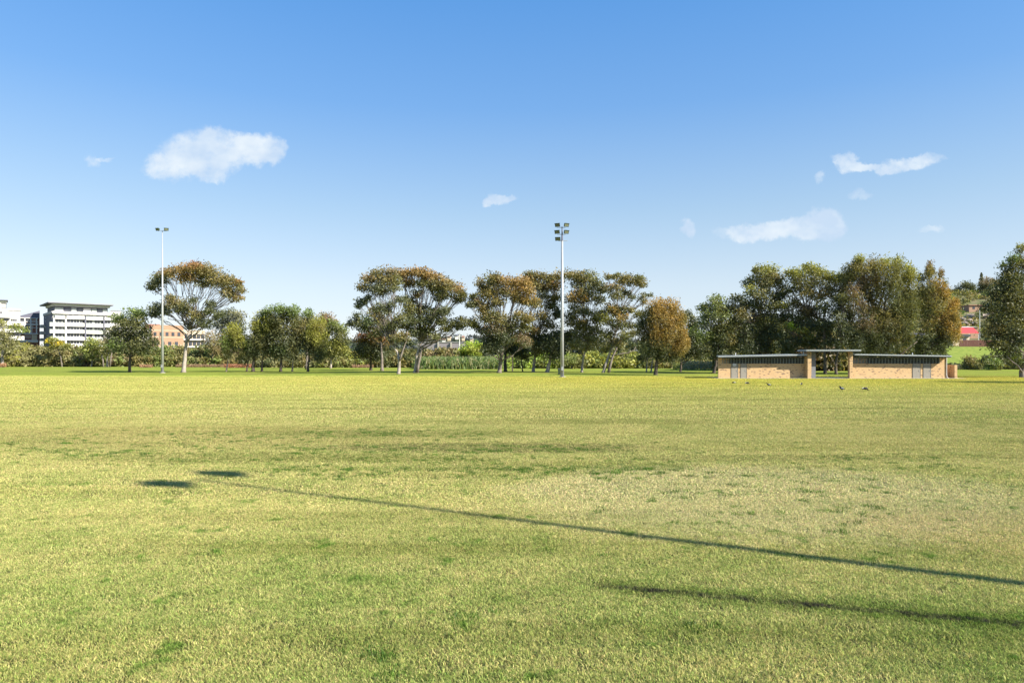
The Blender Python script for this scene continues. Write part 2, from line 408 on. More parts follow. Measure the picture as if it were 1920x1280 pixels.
# ------------------------------------------------------------------ leaf clouds
def leaf_mesh(name, pos, col, size, aspect=.45, hang=0.0, jit=.3):
    n = len(pos); pos = np.asarray(pos, float); col = np.asarray(col, float)
    a = RNG.normal(size=(n, 3)); a[:, 2] = a[:, 2]*(1-hang) - 2.5*hang
    a /= np.linalg.norm(a, axis=1)[:, None]
    b = RNG.normal(size=(n, 3)); b -= (b*a).sum(1)[:, None]*a; b /= np.linalg.norm(b, axis=1)[:, None]
    L = size*(1+jit*RNG.normal(size=(n, 1)).clip(-2, 2)); Wd = L*aspect
    v = np.empty((n, 4, 3)); v[:, 0] = pos-a*L*.5; v[:, 1] = pos+b*Wd*.5-a*L*.08; v[:, 2] = pos+a*L*.5; v[:, 3] = pos-b*Wd*.5-a*L*.08
    me = bpy.data.meshes.new(name); me.vertices.add(4*n); me.vertices.foreach_set('co', v.ravel())
    me.loops.add(4*n); me.loops.foreach_set('vertex_index', np.arange(4*n, dtype=np.int32))
    me.polygons.add(n); me.polygons.foreach_set('loop_start', np.arange(0, 4*n, 4, dtype=np.int32))
    me.update(calc_edges=True)
    ca = me.color_attributes.new('tint', 'FLOAT_COLOR', 'POINT')
    c4 = np.ones((n, 4, 4)); c4[:, :, :3] = (col*(1+.13*RNG.normal(size=(n, 1))).clip(.6, 1.5))[:, None, :]
    ca.data.foreach_set('color', c4.ravel())
    return me
def puff_points(c, r, n, umbrella):
    d = RNG.normal(size=(n, 3)); d /= np.linalg.norm(d, axis=1)[:, None]
    if umbrella: d[:, 2] = np.where(d[:, 2] < -.15, d[:, 2]*.7, d[:, 2])
    rr = RNG.random(n)**.42*(1+.12*RNG.normal(size=n))
    return np.array(c) + d*rr[:, None]*np.array(r)
PAL = {  # leaf albedos, with distance haze put into 'far' and crown shade into 'dk'
 'g': (.142, .143, .052), 'dg': (.088, .103, .045), 'o': (.265, .165, .06), 'og': (.21, .165, .058), 'yg': (.25, .255, .05), 'lg': (.165, .205, .06),
 'bg': (.115, .128, .070), 'ol': (.20, .17, .065), 'br': (.22, .16, .10), 'or': (.31, .205, .06), 'rb': (.29, .13, .055), 'yl': (.60, .46, .04),
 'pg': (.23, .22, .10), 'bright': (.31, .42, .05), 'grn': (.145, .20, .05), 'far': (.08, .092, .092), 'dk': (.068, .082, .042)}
PAL = {k_: tuple(v*1.16 for v in c_) for k_, c_ in PAL.items()}
TRI = [0]
def limb_pts(p0, p1, lift, n=6, wob=.04):
    p0 = Vector(p0); p1 = Vector(p1); L = (p1-p0).length
    c = p0*.5+p1*.5 + Vector((0, 0, lift*L)); 
    out = []
    for i in range(n+1):
        t = i/n; q = p0*(1-t)**2 + c*2*t*(1-t) + p1*t*t
        if 0 < i < n: q = q + Vector((random.gauss(0, wob), random.gauss(0, wob), random.gauss(0, wob)))*L*.7
        out.append(q)
    return out
def tree(name, label, trunk, blobs, kind='gum', bark='bark_grey', d=None, r0=.35, dens=1.0, group=None, leaf=None, cat='tree', thick=.5, limbs=True, mat=None, extra=None, fork=None):
    """trunk: [(px, py), ...] from the ground up; blobs: (px, py, rx, ry, palette[, second palette])"""
    d = d or gd(trunk[0][1]); s = d/F
    base = P(trunk[0][0], trunk[0][1], d)
    base.z = min(base.z, 0) if d < 190 else base.z
    root = empty(name, base, label=label, cat=cat, group=group)
    xs = [b[0] for b in blobs]; cx = (min(xs)+max(xs))/2; hw = max(8, (max(xs)-min(xs))/2+10)
    tp = [P(px, py, d) for px, py in trunk]; tp[0] = base + Vector((0, 0, -.1))
    for i in range(1, len(tp)): tp[i].y += random.uniform(-.3, .3)
    H = tp[-1].z - tp[0].z
    # subdivide the trunk line smoothly
    pts = []; 
    for i in range(len(tp)-1):
        for k in range(4): pts.append(tp[i].lerp(tp[i+1], k/4) + Vector((random.gauss(0, .02), 0, 0))*s*12)
    pts.append(tp[-1])
    rad = [r0*(1.0-.55*i/(len(pts)-1)) for i in range(len(pts))]; rad[0] = r0*1.45
    tb = MB().tube(pts, rad, 9)
    tb.obj('trunk', M[bark], root, smooth=True)
    bm_ = MB(); allp = []; allc = []
    L = leaf or (.0027*d if kind != 'cas' else .0040*d)
    asp = .5 if kind != 'cas' else .22
    la = L*L*asp*.5
    for b in blobs:
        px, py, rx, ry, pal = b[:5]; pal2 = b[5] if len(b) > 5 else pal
        off = thick*math.sqrt(max(.05, 1-((px-cx)/hw)**2))*hw
        for sgn in (-1, 1):
            dd = d + sgn*s*off*random.uniform(.25, 1.0)
            c = P(px + random.gauss(0, rx*.12), py + random.gauss(0, ry*.12), dd)
            a, bb, h = rx*s*1.04, rx*s*.9, ry*s*1.14
            area = math.pi*a*h
            n = int(dens*(2.9 if sgn < 0 else 1.7)*area/la)
            mp = int(max(5, min(60, area/(.45 if kind == 'gum' else .7)*(130/d)**2)))
            per = max(3, n//mp)
            cents = []
            for k in range(mp):
                q = RNG.normal(size=3); q /= np.linalg.norm(q)
                if kind == 'gum' and q[2] < 0: q[2] *= .8
                rr = random.random()**.45*.86
                pc = np.array(c) + q*np.array((a, bb, h))*rr
                pr = (.38+.24*random.random())*min(a, h*1.5) + .22
                if kind == 'cas':
                    pr2 = (pr*.8, pr*.8, pr*1.5)
                else: pr2 = (pr*1.12, pr*1.12, pr*.95)
                pp = puff_points(pc, pr2, per, kind == 'gum')
                cents.append(Vector(pc))
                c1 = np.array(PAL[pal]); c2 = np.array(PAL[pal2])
                # new growth colours sit mostly on the upper side, the shade-darkened 'dk' lower down
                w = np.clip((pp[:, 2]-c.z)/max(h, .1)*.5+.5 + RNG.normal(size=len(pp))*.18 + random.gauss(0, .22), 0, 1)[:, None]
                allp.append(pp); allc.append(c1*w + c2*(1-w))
            if limbs:
                # attach to a trunk point well below the blob
                hd = (Vector((c.x, c.y, 0))-Vector((pts[-1].x, pts[-1].y, 0))).length
                want = c.z - hd*.55 - h*.4
                cand = [i for i, q in enumerate(pts) if q.z <= max(want, tp[0].z+H*(fork or .5))]
                i = cand[-1] if cand else len(pts)//2
                i = max(i, int(len(pts)*(fork or .5))-1); i = min(i, len(pts)-1)
                Lm = (c-pts[i]).length
                lp = limb_pts(pts[i], c-Vector((0, 0, h*.25)), random.uniform(-.02, .10) if kind == 'gum' else .05, 7)
                ra = min(rad[i]*.5, .035+.012*Lm+.003*area)
                bm_.tube(lp, [ra*(1-.72*k/7) for k in range(8)], 6)
                for q in random.sample(cents, min(len(cents), 7)):
                    st = lp[random.choice((4, 5, 6, 7))]
                    tp2 = limb_pts(st, q, .06, 3)
                    bm_.tube(tp2, [ra*.34, ra*.26, ra*.18, ra*.1], 4, False)
    if extra:
        for e in extra:
            ep = [P(x, y, d - s*6) for x, y in e[:-1]]
            bm_.tube(ep, [e[-1]*(1-.6*i/(len(ep)-1)) for i in range(len(ep))], 6)
    if bm_.v: bm_.obj('branches', M['bark_grey' if bark == 'bark_pale' else bark], root, smooth=True)
    pos = np.concatenate(allp); col = np.concatenate(allc)
    pos[:, 2] = np.maximum(pos[:, 2], base.z+.15)
    TRI[0] += 2*len(pos)
    me = leaf_mesh('crown', pos, col, L, asp, hang=.35 if kind == 'cas' else .15)
    link('crown', me, mat or M['needle' if kind == 'cas' else 'leaf'], root)
    return root

# ------------------------------------------------------------------ the tree belt, left to right
tree('small_tree', 'dark green round tree standing alone left of the far floodlight pole', [(243,698),(244,680),(246,660),(246,640)],
     [(258,592,22,11,'grn','dg'),(228,600,18,10,'grn','dg'),(250,612,28,12,'g','dk'),(215,622,14,10,'g','dk'),(238,632,34,14,'g','dk'),(270,626,16,12,'g','dk'),(262,648,28,13,'g','dk'),(218,648,20,11,'grn','dk'),(284,640,9,9,'dg')],
     kind='bush', bark='bark_dark', r0=.30, dens=.95)
tree('gum_tree', 'tall spreading gum with orange tinged umbrella crown and pale trunk behind the far pole', [(344,698),(346,680),(348,660),(350,640),(356,618)],
     [(287,538,13,12,'g','bg'),(300,522,16,13,'g','bg'),(318,511,17,11,'o','g'),(342,506,20,11,'o','og'),(366,501,18,9,'rb','og'),(378,512,24,13,'og','g'),(350,523,24,11,'o','og'),(400,510,18,11,'og','g'),(408,528,20,12,'og','g'),
      (428,527,17,11,'og','g'),(446,534,11,9,'o','g'),(450,546,9,7,'og','g'),(430,548,16,10,'og','g'),(440,561,12,8,'o','g'),(384,532,18,8,'g'),(326,570,20,11,'og','bg'),(345,575,17,13,'g','bg'),(296,578,17,9,'bg','dg'),(291,590,10,7,'bg','dg'),(312,584,16,8,'bg'),
      (368,590,14,11,'ol','g'),(362,562,10,6,'bg'),(395,573,11,8,'bg','dg'),(388,584,9,8,'bg','dg'),(410,590,12,9,'bg','dg'),(385,606,14,10,'bg','dg'),(322,558,9,5,'bg')],
     bark='bark_pale', r0=.42, dens=.95, fork=.35)
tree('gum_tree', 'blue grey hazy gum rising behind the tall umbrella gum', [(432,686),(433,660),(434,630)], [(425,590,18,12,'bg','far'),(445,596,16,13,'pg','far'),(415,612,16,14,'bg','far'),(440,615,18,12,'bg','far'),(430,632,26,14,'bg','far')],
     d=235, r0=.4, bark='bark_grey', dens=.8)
tree('bare_shrub', 'greyish half bare shrub at the foot of the tan brick apartments', [(398,686),(398,668)], [(398,640,20,16,'br','pg'),(404,656,18,12,'br','ol')], d=225, kind='bush', dens=.55, cat='shrub')
CG = 'small casuarinas planted in a row left of the big gums'
tree('casuarina_tree', 'leftmost small yellow green casuarina of the row, on a thin forked stem', [(424,697),(426,680),(430,664)], [(438,625,20,13,'yg','g'),(432,645,20,14,'grn','dg'),(452,640,14,13,'yg','g'),(428,660,12,8,'g','dk')], kind='cas', bark='bark_grey', r0=.16, group=CG)
tree('casuarina_tree', 'second casuarina of the row, low dark crown on a leaning stem', [(462,697),(465,680),(467,664)], [(466,655,18,12,'grn','dk'),(458,668,16,8,'g','dk'),(476,645,14,11,'g','dk')], kind='cas', bark='bark_dark', r0=.18, group=CG)
tree('casuarina_tree', 'third casuarina of the row, thick twin stem under a bright yellow green top', [(474,697),(475,680),(478,660)], [(490,606,20,12,'yg','g'),(478,620,18,14,'yg','dg'),(500,618,18,14,'yg','dg'),(486,640,20,15,'g','dk'),(474,657,16,11,'g','dk')], kind='cas', bark='bark_dark', r0=.36, group=CG)
tree('casuarina_tree', 'fourth casuarina of the row, dense dark crown with yellow tips', [(491,697),(492,680),(494,662)], [(512,612,18,13,'yg','g'),(503,630,18,14,'g','dk'),(496,650,18,13,'g','dk'),(512,655,14,12,'grn','dk')], kind='cas', bark='bark_dark', r0=.24, group=CG)
tree('fig_tree', 'tallest dark green tree of the small row with airy holes in its crown', [(526,697),(527,680),(529,655),(532,620)], [(508,586,14,8,'grn','dg'),(530,580,20,8,'grn','dg'),(552,584,16,9,'grn','dg'),(540,596,18,9,'grn','dg'),(518,602,14,8,'g','dk'),(532,618,22,15,'g','dk'),(530,640,24,15,'g','dk'),(522,660,16,11,'grn','dk'),(492,593,12,7,'grn','dg')], kind='bush', bark='bark_dark', r0=.30, group=CG)
tree('casuarina_tree', 'sixth casuarina of the row, dull green crown on a pale thin stem', [(548,697),(549,680),(551,658)], [(556,608,18,13,'g','dg'),(562,626,20,14,'ol','dk'),(552,645,20,13,'g','dk'),(552,662,16,9,'g','dk')], kind='cas', bark='bark_grey', r0=.19, group=CG)
tree('casuarina_tree', 'rightmost casuarina of the row with yellow crown tips', [(577,697),(578,680),(580,662)], [(596,608,15,11,'yg','ol'),(588,625,18,13,'yg','g'),(600,640,16,13,'yg','g'),(582,648,18,13,'g','dk'),(596,662,16,10,'g','dk'),(578,636,16,12,'g','dk')], kind='cas', bark='bark_dark', r0=.26, group=CG)
tree('leafy_tree', 'green leafy tree behind the small row with a gapped top', [(575,690),(576,660),(577,630)], [(575,590,13,9,'grn','dg'),(583,605,14,10,'pg','g'),(570,606,13,10,'g','dg'),(585,622,16,12,'g','dg')], d=170, kind='bush', dens=.8)
tree('brown_tree', 'dome of purplish brown foliage peeping above the small row', [(612,688),(612,650),(612,620)], [(610,597,15,10,'br'),(618,606,15,10,'br','ol')], d=215, kind='bush', bark='bark_grey')
tree('leafy_tree', 'light yellow green leafy tree on a reddish stem right of the small row', [(620,689),(621,668),(622,645)], [(622,613,16,10,'lg','g'),(636,620,16,12,'lg','g'),(614,630,15,12,'yg','g'),(640,636,14,12,'g','dg'),(626,648,18,12,'yg','g'),(640,655,16,12,'yg','g'),(616,664,15,9,'g','dg')], d=185, kind='bush', dens=.9, bark='bark_pale', r0=.28)
tree('bottlebrush_tree', 'dark squat tree with rusty red brown crown top beside the forked gum', [(695,694),(695,675),(696,655)], [(680,636,18,10,'rb','ol'),(700,634,22,12,'rb','ol'),(722,640,14,9,'rb','ol'),(690,652,26,12,'dk'),(712,656,20,12,'dk'),(680,662,18,9,'dk'),(700,668,20,7,'dk')],
     kind='bush', bark='bark_dark', r0=.32, extra=[[(700,646),(699,640),(704,634),(706,632),.10],[(700,650),(692,652),(684,651),(678,650),.10]])
tree('gum_tree', 'shaded gum behind the rusty crowned tree, tufted dark green', [(716,692),(716,670),(714,640)], [(700,585,12,9,'og','g'),(695,600,16,10,'grn','bg'),(712,600,14,11,'og','g'),(670,600,12,9,'bg','dg'),(680,612,18,11,'g','dg'),(705,620,18,12,'g','dg'),(658,606,8,9,'bg','dg'),(725,612,14,12,'g','dg'),(735,628,12,11,'g','dk')], d=150, dens=.85)
tree('gum_tree', 'left gum of the broad central pair, slender trunk forked like a Y', [(747,701),(748,688),(749,675),(745,660),(736,648)],
     [(684,540,14,8,'og','bg'),(692,526,16,9,'o','g'),(708,516,16,9,'og','g'),(728,511,15,8,'br','g'),(722,526,20,11,'og','g'),(740,526,16,12,'g'),(702,542,18,9,'bg'),(716,546,14,9,'g','bg'),(680,566,14,7,'bg','dg'),(672,574,8,7,'bg','dg'),(690,558,11,6,'bg'),(736,542,15,8,'g','bg'),
      (712,578,14,8,'bg','dg'),(730,570,11,6,'bg'),(724,582,11,7,'bg'),(754,562,14,7,'bg'),(748,600,14,11,'g','dg'),(735,610,14,10,'g','dg'),(738,632,14,10,'ol','dg'),(756,630,12,12,'og','dg')],
     bark='bark_pale', r0=.32, dens=.9, fork=.45, thick=.4, extra=[[(749,676),(753,664),(757,652),(762,638),(764,620),.2]])
tree('gum_tree', 'right gum of the broad central pair, double pale trunk under a wide orange topped dome', [(779,699),(780,685),(782,668),(785,655),(790,640)],
     [(752,516,16,9,'o','og'),(772,512,18,9,'o','og'),(790,514,18,10,'o','og'),(806,519,17,9,'o','og'),(822,526,17,11,'o','g'),(840,536,17,11,'og','g'),(856,543,15,10,'o','g'),(868,556,9,11,'g'),(766,530,16,11,'o','g'),(790,530,18,9,'g'),(812,538,19,11,'g'),(834,552,18,9,'g'),(858,564,13,8,'g'),(784,548,12,5,'bg'),(826,556,16,8,'g','bg'),
      (782,555,8,5,'o','g'),(768,566,15,11,'g'),(784,578,17,11,'g'),(765,588,14,11,'g','dg'),(776,602,18,10,'dg'),(812,586,18,9,'dg'),(834,584,15,8,'bg','dg'),(824,602,17,9,'g','dg'),(848,606,14,8,'g','dg'),(802,600,14,9,'dg'),(862,615,8,9,'g','dg'),(838,616,14,7,'g'),(800,620,14,9,'g','dg'),(776,622,16,11,'dg'),(760,614,12,10,'ol','dg'),(815,632,12,6,'g','dg')],
     bark='bark_pale', r0=.42, dens=.95, fork=.4, thick=.5, extra=[[(783,698),(784,685),(788,668),(790,655),(796,645),.3],[(788,652),(800,645),(815,640),(832,633),(850,629),.16]])
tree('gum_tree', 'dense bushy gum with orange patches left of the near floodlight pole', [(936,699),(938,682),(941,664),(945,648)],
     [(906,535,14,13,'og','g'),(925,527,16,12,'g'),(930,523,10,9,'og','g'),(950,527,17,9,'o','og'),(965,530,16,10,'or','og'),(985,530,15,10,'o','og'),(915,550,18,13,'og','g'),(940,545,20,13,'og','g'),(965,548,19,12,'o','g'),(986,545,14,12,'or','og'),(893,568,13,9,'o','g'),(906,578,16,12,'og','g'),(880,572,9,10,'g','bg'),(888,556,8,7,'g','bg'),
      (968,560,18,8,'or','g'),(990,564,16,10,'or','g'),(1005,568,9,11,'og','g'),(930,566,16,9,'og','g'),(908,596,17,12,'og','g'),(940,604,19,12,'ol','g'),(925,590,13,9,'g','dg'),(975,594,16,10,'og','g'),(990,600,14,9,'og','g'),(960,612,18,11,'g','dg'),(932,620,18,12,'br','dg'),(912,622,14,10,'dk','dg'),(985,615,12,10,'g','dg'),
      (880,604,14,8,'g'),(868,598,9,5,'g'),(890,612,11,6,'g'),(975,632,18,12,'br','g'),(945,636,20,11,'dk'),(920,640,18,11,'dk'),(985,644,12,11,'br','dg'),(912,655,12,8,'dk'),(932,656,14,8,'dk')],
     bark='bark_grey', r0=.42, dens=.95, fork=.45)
tree('dark_trunk_tree', 'dark stemmed tree close behind the dense orange patched gum', [(948,697),(947,680),(948,665),(950,645)], [(958,650,18,12,'dk'),(950,632,16,12,'dg','dk'),(970,660,14,9,'dk')], kind='bush', bark='bark_dark', r0=.38, d=142)
tree('thin_tree', 'thinner black stemmed sapling standing in deep shade, left of two', [(961,697),(961,680),(962,660)], [(962,655,11,9,'dk'),(966,640,10,10,'dg','dk')], kind='bush', bark='bark_dark', r0=.14, d=146)
tree('thin_tree', 'crooked black stemmed sapling in deep shade, right of two', [(980,697),(979,685),(978,675),(980,660)], [(980,655,12,11,'dk'),(985,668,10,7,'g','dk')], kind='bush', bark='bark_dark', r0=.15, d=140)
tree('gum_tree', 'broad backed gum whose low brownish boughs hang over a split trunk', [(1000,698),(1001,685),(1003,672),(1000,650)],
     [(990,522,17,9,'o','g'),(993,515,11,7,'g'),(1010,518,15,8,'og','g'),(1030,522,18,10,'og','g'),(1045,518,14,8,'og','g'),(1002,534,14,9,'og','g'),(1020,538,18,11,'br','g'),(1042,540,18,12,'o','g'),(1018,556,12,7,'bg'),(1040,560,18,9,'ol','g'),(1030,574,14,9,'g','dg'),(1045,590,12,12,'bg','dg'),(1018,596,14,10,'og','dg'),
      (1025,610,15,11,'og','dg'),(1000,620,14,9,'o','dg'),(1005,640,18,12,'dg','dk'),(1005,660,14,9,'ol','dg'),(1025,632,15,12,'dg','dk'),(990,630,12,9,'og','g')],
     bark='bark_pale', r0=.36, dens=.9, fork=.5, d=136)
tree('gum_tree', 'gum with a thick pale stem leaning right beside the near floodlight pole', [(1026,698),(1029,685),(1033,668),(1036,655)],
     [(1035,640,20,12,'dg','dk'),(1048,625,17,12,'dg','dk'),(1020,650,15,12,'dk'),(1050,652,14,12,'dk'),(1065,632,14,12,'g','dg'),(1040,668,18,8,'dk')],
     bark='bark_pale', r0=.42, dens=.95, extra=[[(1036,655),(1044,645),(1055,636),(1072,630),.14],[(1036,655),(1046,640),(1060,632),(1078,626),.1]])
tree('gum_tree', 'rounded green and orange gum right of the near pole on a dark bent trunk', [(1091,698),(1092,685),(1094,672),(1098,655),(1102,645)],
     [(1068,516,15,9,'og','g'),(1085,517,15,9,'og','g'),(1100,520,17,10,'g'),(1118,532,14,11,'g','bg'),(1128,545,9,12,'g','bg'),(1088,532,18,10,'g','bg'),(1096,528,8,4,'or','g'),(1108,545,19,11,'g','bg'),(1080,550,18,7,'or','ol'),(1072,560,17,8,'or','ol'),(1092,562,20,9,'or','g'),(1120,562,15,9,'g'),(1080,578,18,8,'bg','g'),(1070,594,14,9,'g','bg'),(1096,584,18,8,'g','bg'),
      (1072,606,16,9,'og','g'),(1095,612,20,10,'g'),(1092,604,10,5,'or','g'),(1118,598,15,12,'yg','g'),(1118,618,14,11,'g'),(1086,628,20,10,'pg','g'),(1110,635,17,10,'pg','g'),(1075,645,14,10,'pg','g'),(1100,650,14,7,'pg','g')],
     bark='bark_pale', r0=.26, dens=.85, fork=.5)
tree('gum_tree', 'open topped gum with twin white trunks leaning right and airy plumes against the sky', [(1131,699),(1135,685),(1140,672),(1146,655),(1152,630),(1160,600)],
     [(1142,520,9,7,'og','g'),(1152,518,11,6,'g'),(1166,526,14,8,'og','g'),(1176,520,13,7,'ol','g'),(1190,530,14,9,'og','g'),(1204,531,10,9,'og','g'),(1198,523,12,6,'g'),(1142,540,12,7,'br','g'),(1158,542,12,7,'og','bg'),(1155,555,14,8,'g'),(1172,551,13,5,'g','bg'),(1185,557,7,6,'bg'),(1202,558,10,6,'g','bg'),(1208,566,6,5,'g','bg'),(1218,554,5,4,'bg'),
      (1142,578,14,7,'or','g'),(1152,585,14,8,'or','g'),(1128,590,12,8,'g'),(1135,602,15,11,'yg','g'),(1165,582,14,8,'g','dg'),(1182,580,12,7,'ol','g'),(1195,590,10,8,'g'),(1168,596,13,8,'or','dg'),(1155,612,16,10,'g','dg'),(1182,610,14,8,'g','dg'),(1140,625,14,10,'g'),(1172,630,16,8,'g','dg'),(1190,625,10,8,'g'),(1155,642,14,8,'ol','g'),(1136,650,13,8,'g')],
     bark='bark_pale', r0=.30, dens=.85, fork=.55, extra=[[(1141,699),(1144,685),(1148,670),(1155,655),(1160,644),.3],[(1150,666),(1165,663),(1178,661),(1188,657),(1192,650),.12]])
tree('casuarina_tree', 'rounded rusty orange casuarina on a short dark trunk', [(1229,703),(1230,690),(1231,675),(1232,655)],
     [(1222,580,18,10,'or','ol'),(1240,576,20,10,'or','ol'),(1262,580,16,11,'or','ol'),(1212,594,16,12,'ol','dg'),(1235,596,22,14,'or','ol'),(1262,598,22,14,'or','ol'),(1278,600,12,14,'ol','g'),(1206,612,14,14,'g','dk'),(1228,618,20,14,'or','ol'),(1255,620,24,15,'or','ol'),(1278,625,13,15,'or','ol'),(1212,634,17,14,'ol','dk'),(1240,640,22,14,'or','dg'),(1268,645,20,14,'or','ol'),(1284,645,9,13,'or','ol'),(1215,655,18,12,'dg','dk'),(1240,660,20,10,'dg','dk'),(1262,664,18,9,'ol','dk')],
     kind='cas', bark='bark_dark', r0=.34, dens=1.0)
tree('thin_tree', 'pale stemmed slim tree left of the rusty casuarina', [(1212,699),(1213,685),(1214,670)], [(1212,662,13,9,'dg','dk'),(1205,672,11,6,'g','dk')], kind='bush', bark='bark_pale', r0=.16, d=137)
tree('thin_tree', 'leaning pale slim tree tucked behind the rusty casuarina', [(1220,699),(1222,685),(1225,670)], [(1222,664,12,9,'dk'),(1228,654,10,9,'dk')], kind='bush', bark='bark_pale', r0=.18, d=138)
tree('dark_tree', 'dark green tree filling the gap right of the rusty casuarina', [(1276,699),(1277,685),(1279,665)],
     [(1292,592,10,10,'bg','dg'),(1298,605,12,12,'g','dk'),(1300,625,16,15,'grn','dk'),(1308,640,14,14,'lg','dk'),(1296,650,18,14,'dk'),(1284,662,18,11,'dk'),(1312,660,16,12,'g','dk')], kind='bush', bark='bark_dark', r0=.28, d=140)
tree('leafy_tree', 'pale green leafy tree standing over the left end of the brick building', [(1338,700),(1342,685),(1345,668),(1347,645)],
     [(1340,562,14,9,'lg','g'),(1345,575,18,11,'lg','g'),(1318,575,11,10,'lg','g'),(1330,592,18,13,'lg','bg'),(1352,594,18,13,'lg','bg'),(1318,605,13,12,'lg','bg'),(1340,615,20,13,'g','dg'),(1365,612,14,14,'g','dk'),(1330,632,17,12,'lg','dk'),(1352,640,20,13,'dg','dk'),(1325,650,14,12,'g','dk'),(1344,660,18,9,'dk'),(1375,640,15,15,'ol','dk')],
     kind='bush', bark='bark_dark', r0=.32, dens=.85)
tree('gum_tree', 'tall dark gum with round green tufted top behind the left wing of the brick building', [(1440,699),(1440,680),(1438,655),(1440,620)],
     [(1418,508,9,8,'g'),(1463,535,12,11,'g','dg'),(1468,552,12,12,'g','dg'),(1474,590,14,16,'dg','dk'),(1362,585,14,13,'ol','dg'),(1372,605,15,15,'g','dk'),(1440,508,22,12,'yg','g'),(1428,522,20,11,'g'),(1452,520,16,12,'og','g'),(1405,530,14,10,'g','dg'),(1437,535,20,9,'g'),(1408,546,14,9,'yg','dg'),(1432,552,22,11,'pg','g'),(1382,560,16,9,'g','dg'),(1395,568,18,12,'dg'),(1420,572,18,12,'g','dg'),(1378,578,14,9,'ol','dg'),(1448,572,16,12,'g','dg'),(1460,560,12,12,'dg'),
      (1390,590,18,12,'ol','dk'),(1382,598,9,7,'or','dg'),(1415,595,20,13,'br','dk'),(1440,602,20,13,'g','dk'),(1400,618,20,13,'dk'),(1425,630,22,14,'dk'),(1395,640,18,12,'dk'),(1450,628,18,13,'dk'),(1430,650,22,10,'dk'),(1400,656,18,9,'dk')],
     bark='bark_grey', r0=.40, d=125, dens=.8, thick=.6, extra=[[(1440,612),(1425,602),(1412,597),(1396,595),.14],[(1435,612),(1444,604),(1452,602),(1458,603),.12]])
tree('gum_tree', 'yellow green gum top behind the brick portal with one orange tuft', [(1510,699),(1510,680),(1512,650),(1515,600)],
     [(1484,512,14,9,'yg','g'),(1500,514,18,11,'yg','g'),(1512,504,14,8,'yg','g'),(1528,510,18,10,'yg','g'),(1548,514,14,11,'yg','g'),(1560,526,13,12,'yg','g'),(1500,530,20,11,'g'),(1530,530,20,12,'g'),(1556,542,16,11,'g','bg'),(1488,545,12,8,'g','dg'),(1538,556,14,9,'or','g'),(1520,552,15,8,'og','g'),(1510,545,14,7,'g','dg'),
      (1488,568,14,11,'ol','g'),(1472,575,12,9,'yg','g'),(1505,580,18,12,'br','dg'),(1530,590,18,13,'br','dk'),(1492,600,18,13,'g','dk'),(1470,612,10,8,'g'),(1520,612,20,13,'dk'),(1540,620,15,15,'dk'),(1485,615,12,8,'bright','g'),(1508,622,14,7,'yg','g'),(1515,630,10,6,'yg','g'),(1500,640,20,12,'dk'),(1478,645,18,12,'dk'),(1530,645,16,12,'dk'),(1480,658,17,8,'dk')],
     bark='bark_pale', r0=.34, d=122, dens=.8, thick=.6, extra=[[(1502,600),(1494,584),(1490,572),(1491,560),.10],[(1506,584),(1500,572),(1496,564),.07]])
tree('dark_tree', 'dark bare stemmed tree seen through the left of the portal opening', [(1547,702),(1547,680),(1546,650),(1545,600),(1546,570)], [(1545,575,14,14,'g','dg'),(1560,585,13,13,'bg','dg'),(1552,610,17,17,'dk'),(1560,640,17,13,'dk')], bark='bark_dark', r0=.30, d=118, dens=.6)
tree('dark_tree', 'dark forked tree seen through the right of the portal opening', [(1568,702),(1568,685),(1570,665),(1575,645)], [(1580,560,14,13,'g','dg'),(1572,600,14,14,'bg','dk'),(1585,620,16,15,'dk'),(1578,645,18,12,'dk')], bark='bark_dark', r0=.26, d=116, dens=.6, extra=[[(1568,690),(1562,675),(1556,662),.09]])
tree('casuarina_tree', 'largest olive casuarina with feathery crown towering behind the right wing', [(1655,699),(1655,680),(1652,650),(1650,610)],
     [(1612,490,15,7,'yg','g'),(1605,498,10,8,'g'),(1595,512,17,12,'g','ol'),(1618,508,20,11,'ol','g'),(1640,502,20,11,'ol','g'),(1662,494,17,9,'yg','g'),(1682,496,16,9,'yg','g'),(1700,508,16,10,'yg','g'),(1675,515,24,14,'g'),(1705,525,17,12,'yg','g'),(1645,525,24,15,'ol','g'),(1612,530,22,14,'br','g'),(1588,530,13,13,'g'),
      (1600,552,20,14,'br','g'),(1635,552,24,16,'ol','g'),(1670,548,26,16,'g','dg'),(1702,552,22,15,'g','dg'),(1612,580,22,15,'br','dg'),(1650,582,26,17,'ol','dg'),(1688,580,26,17,'g','dg'),(1712,582,15,16,'g','dg'),(1622,610,24,16,'br','dk'),(1660,612,26,16,'ol','dk'),(1695,612,24,16,'g','dk'),(1635,638,26,14,'dg','dk'),(1675,640,24,13,'ol','dk'),(1610,645,20,13,'dk'),(1650,655,26,9,'dk'),(1700,636,14,10,'g','dk')],
     kind='cas', bark='bark_dark', r0=.42, d=118, dens=.85, thick=.5, extra=[[(1671,680),(1685,668),(1700,655),(1720,640),.16]])
tree('slim_casuarina_tree', 'slim casuarina with bare streaky stems left of the largest olive one', [(1598,699),(1598,670),(1600,640),(1596,600)], [(1574,528,12,10,'g','dg'),(1582,520,12,10,'yg','g'),(1566,556,14,13,'g','dg'),(1580,545,12,13,'br','g'),(1575,570,14,16,'bg','dg'),(1590,590,14,18,'g','dk'),(1582,620,15,16,'dk'),(1600,640,16,14,'dk')], kind='cas', d=122, bark='bark_pale', r0=.2, dens=.7)
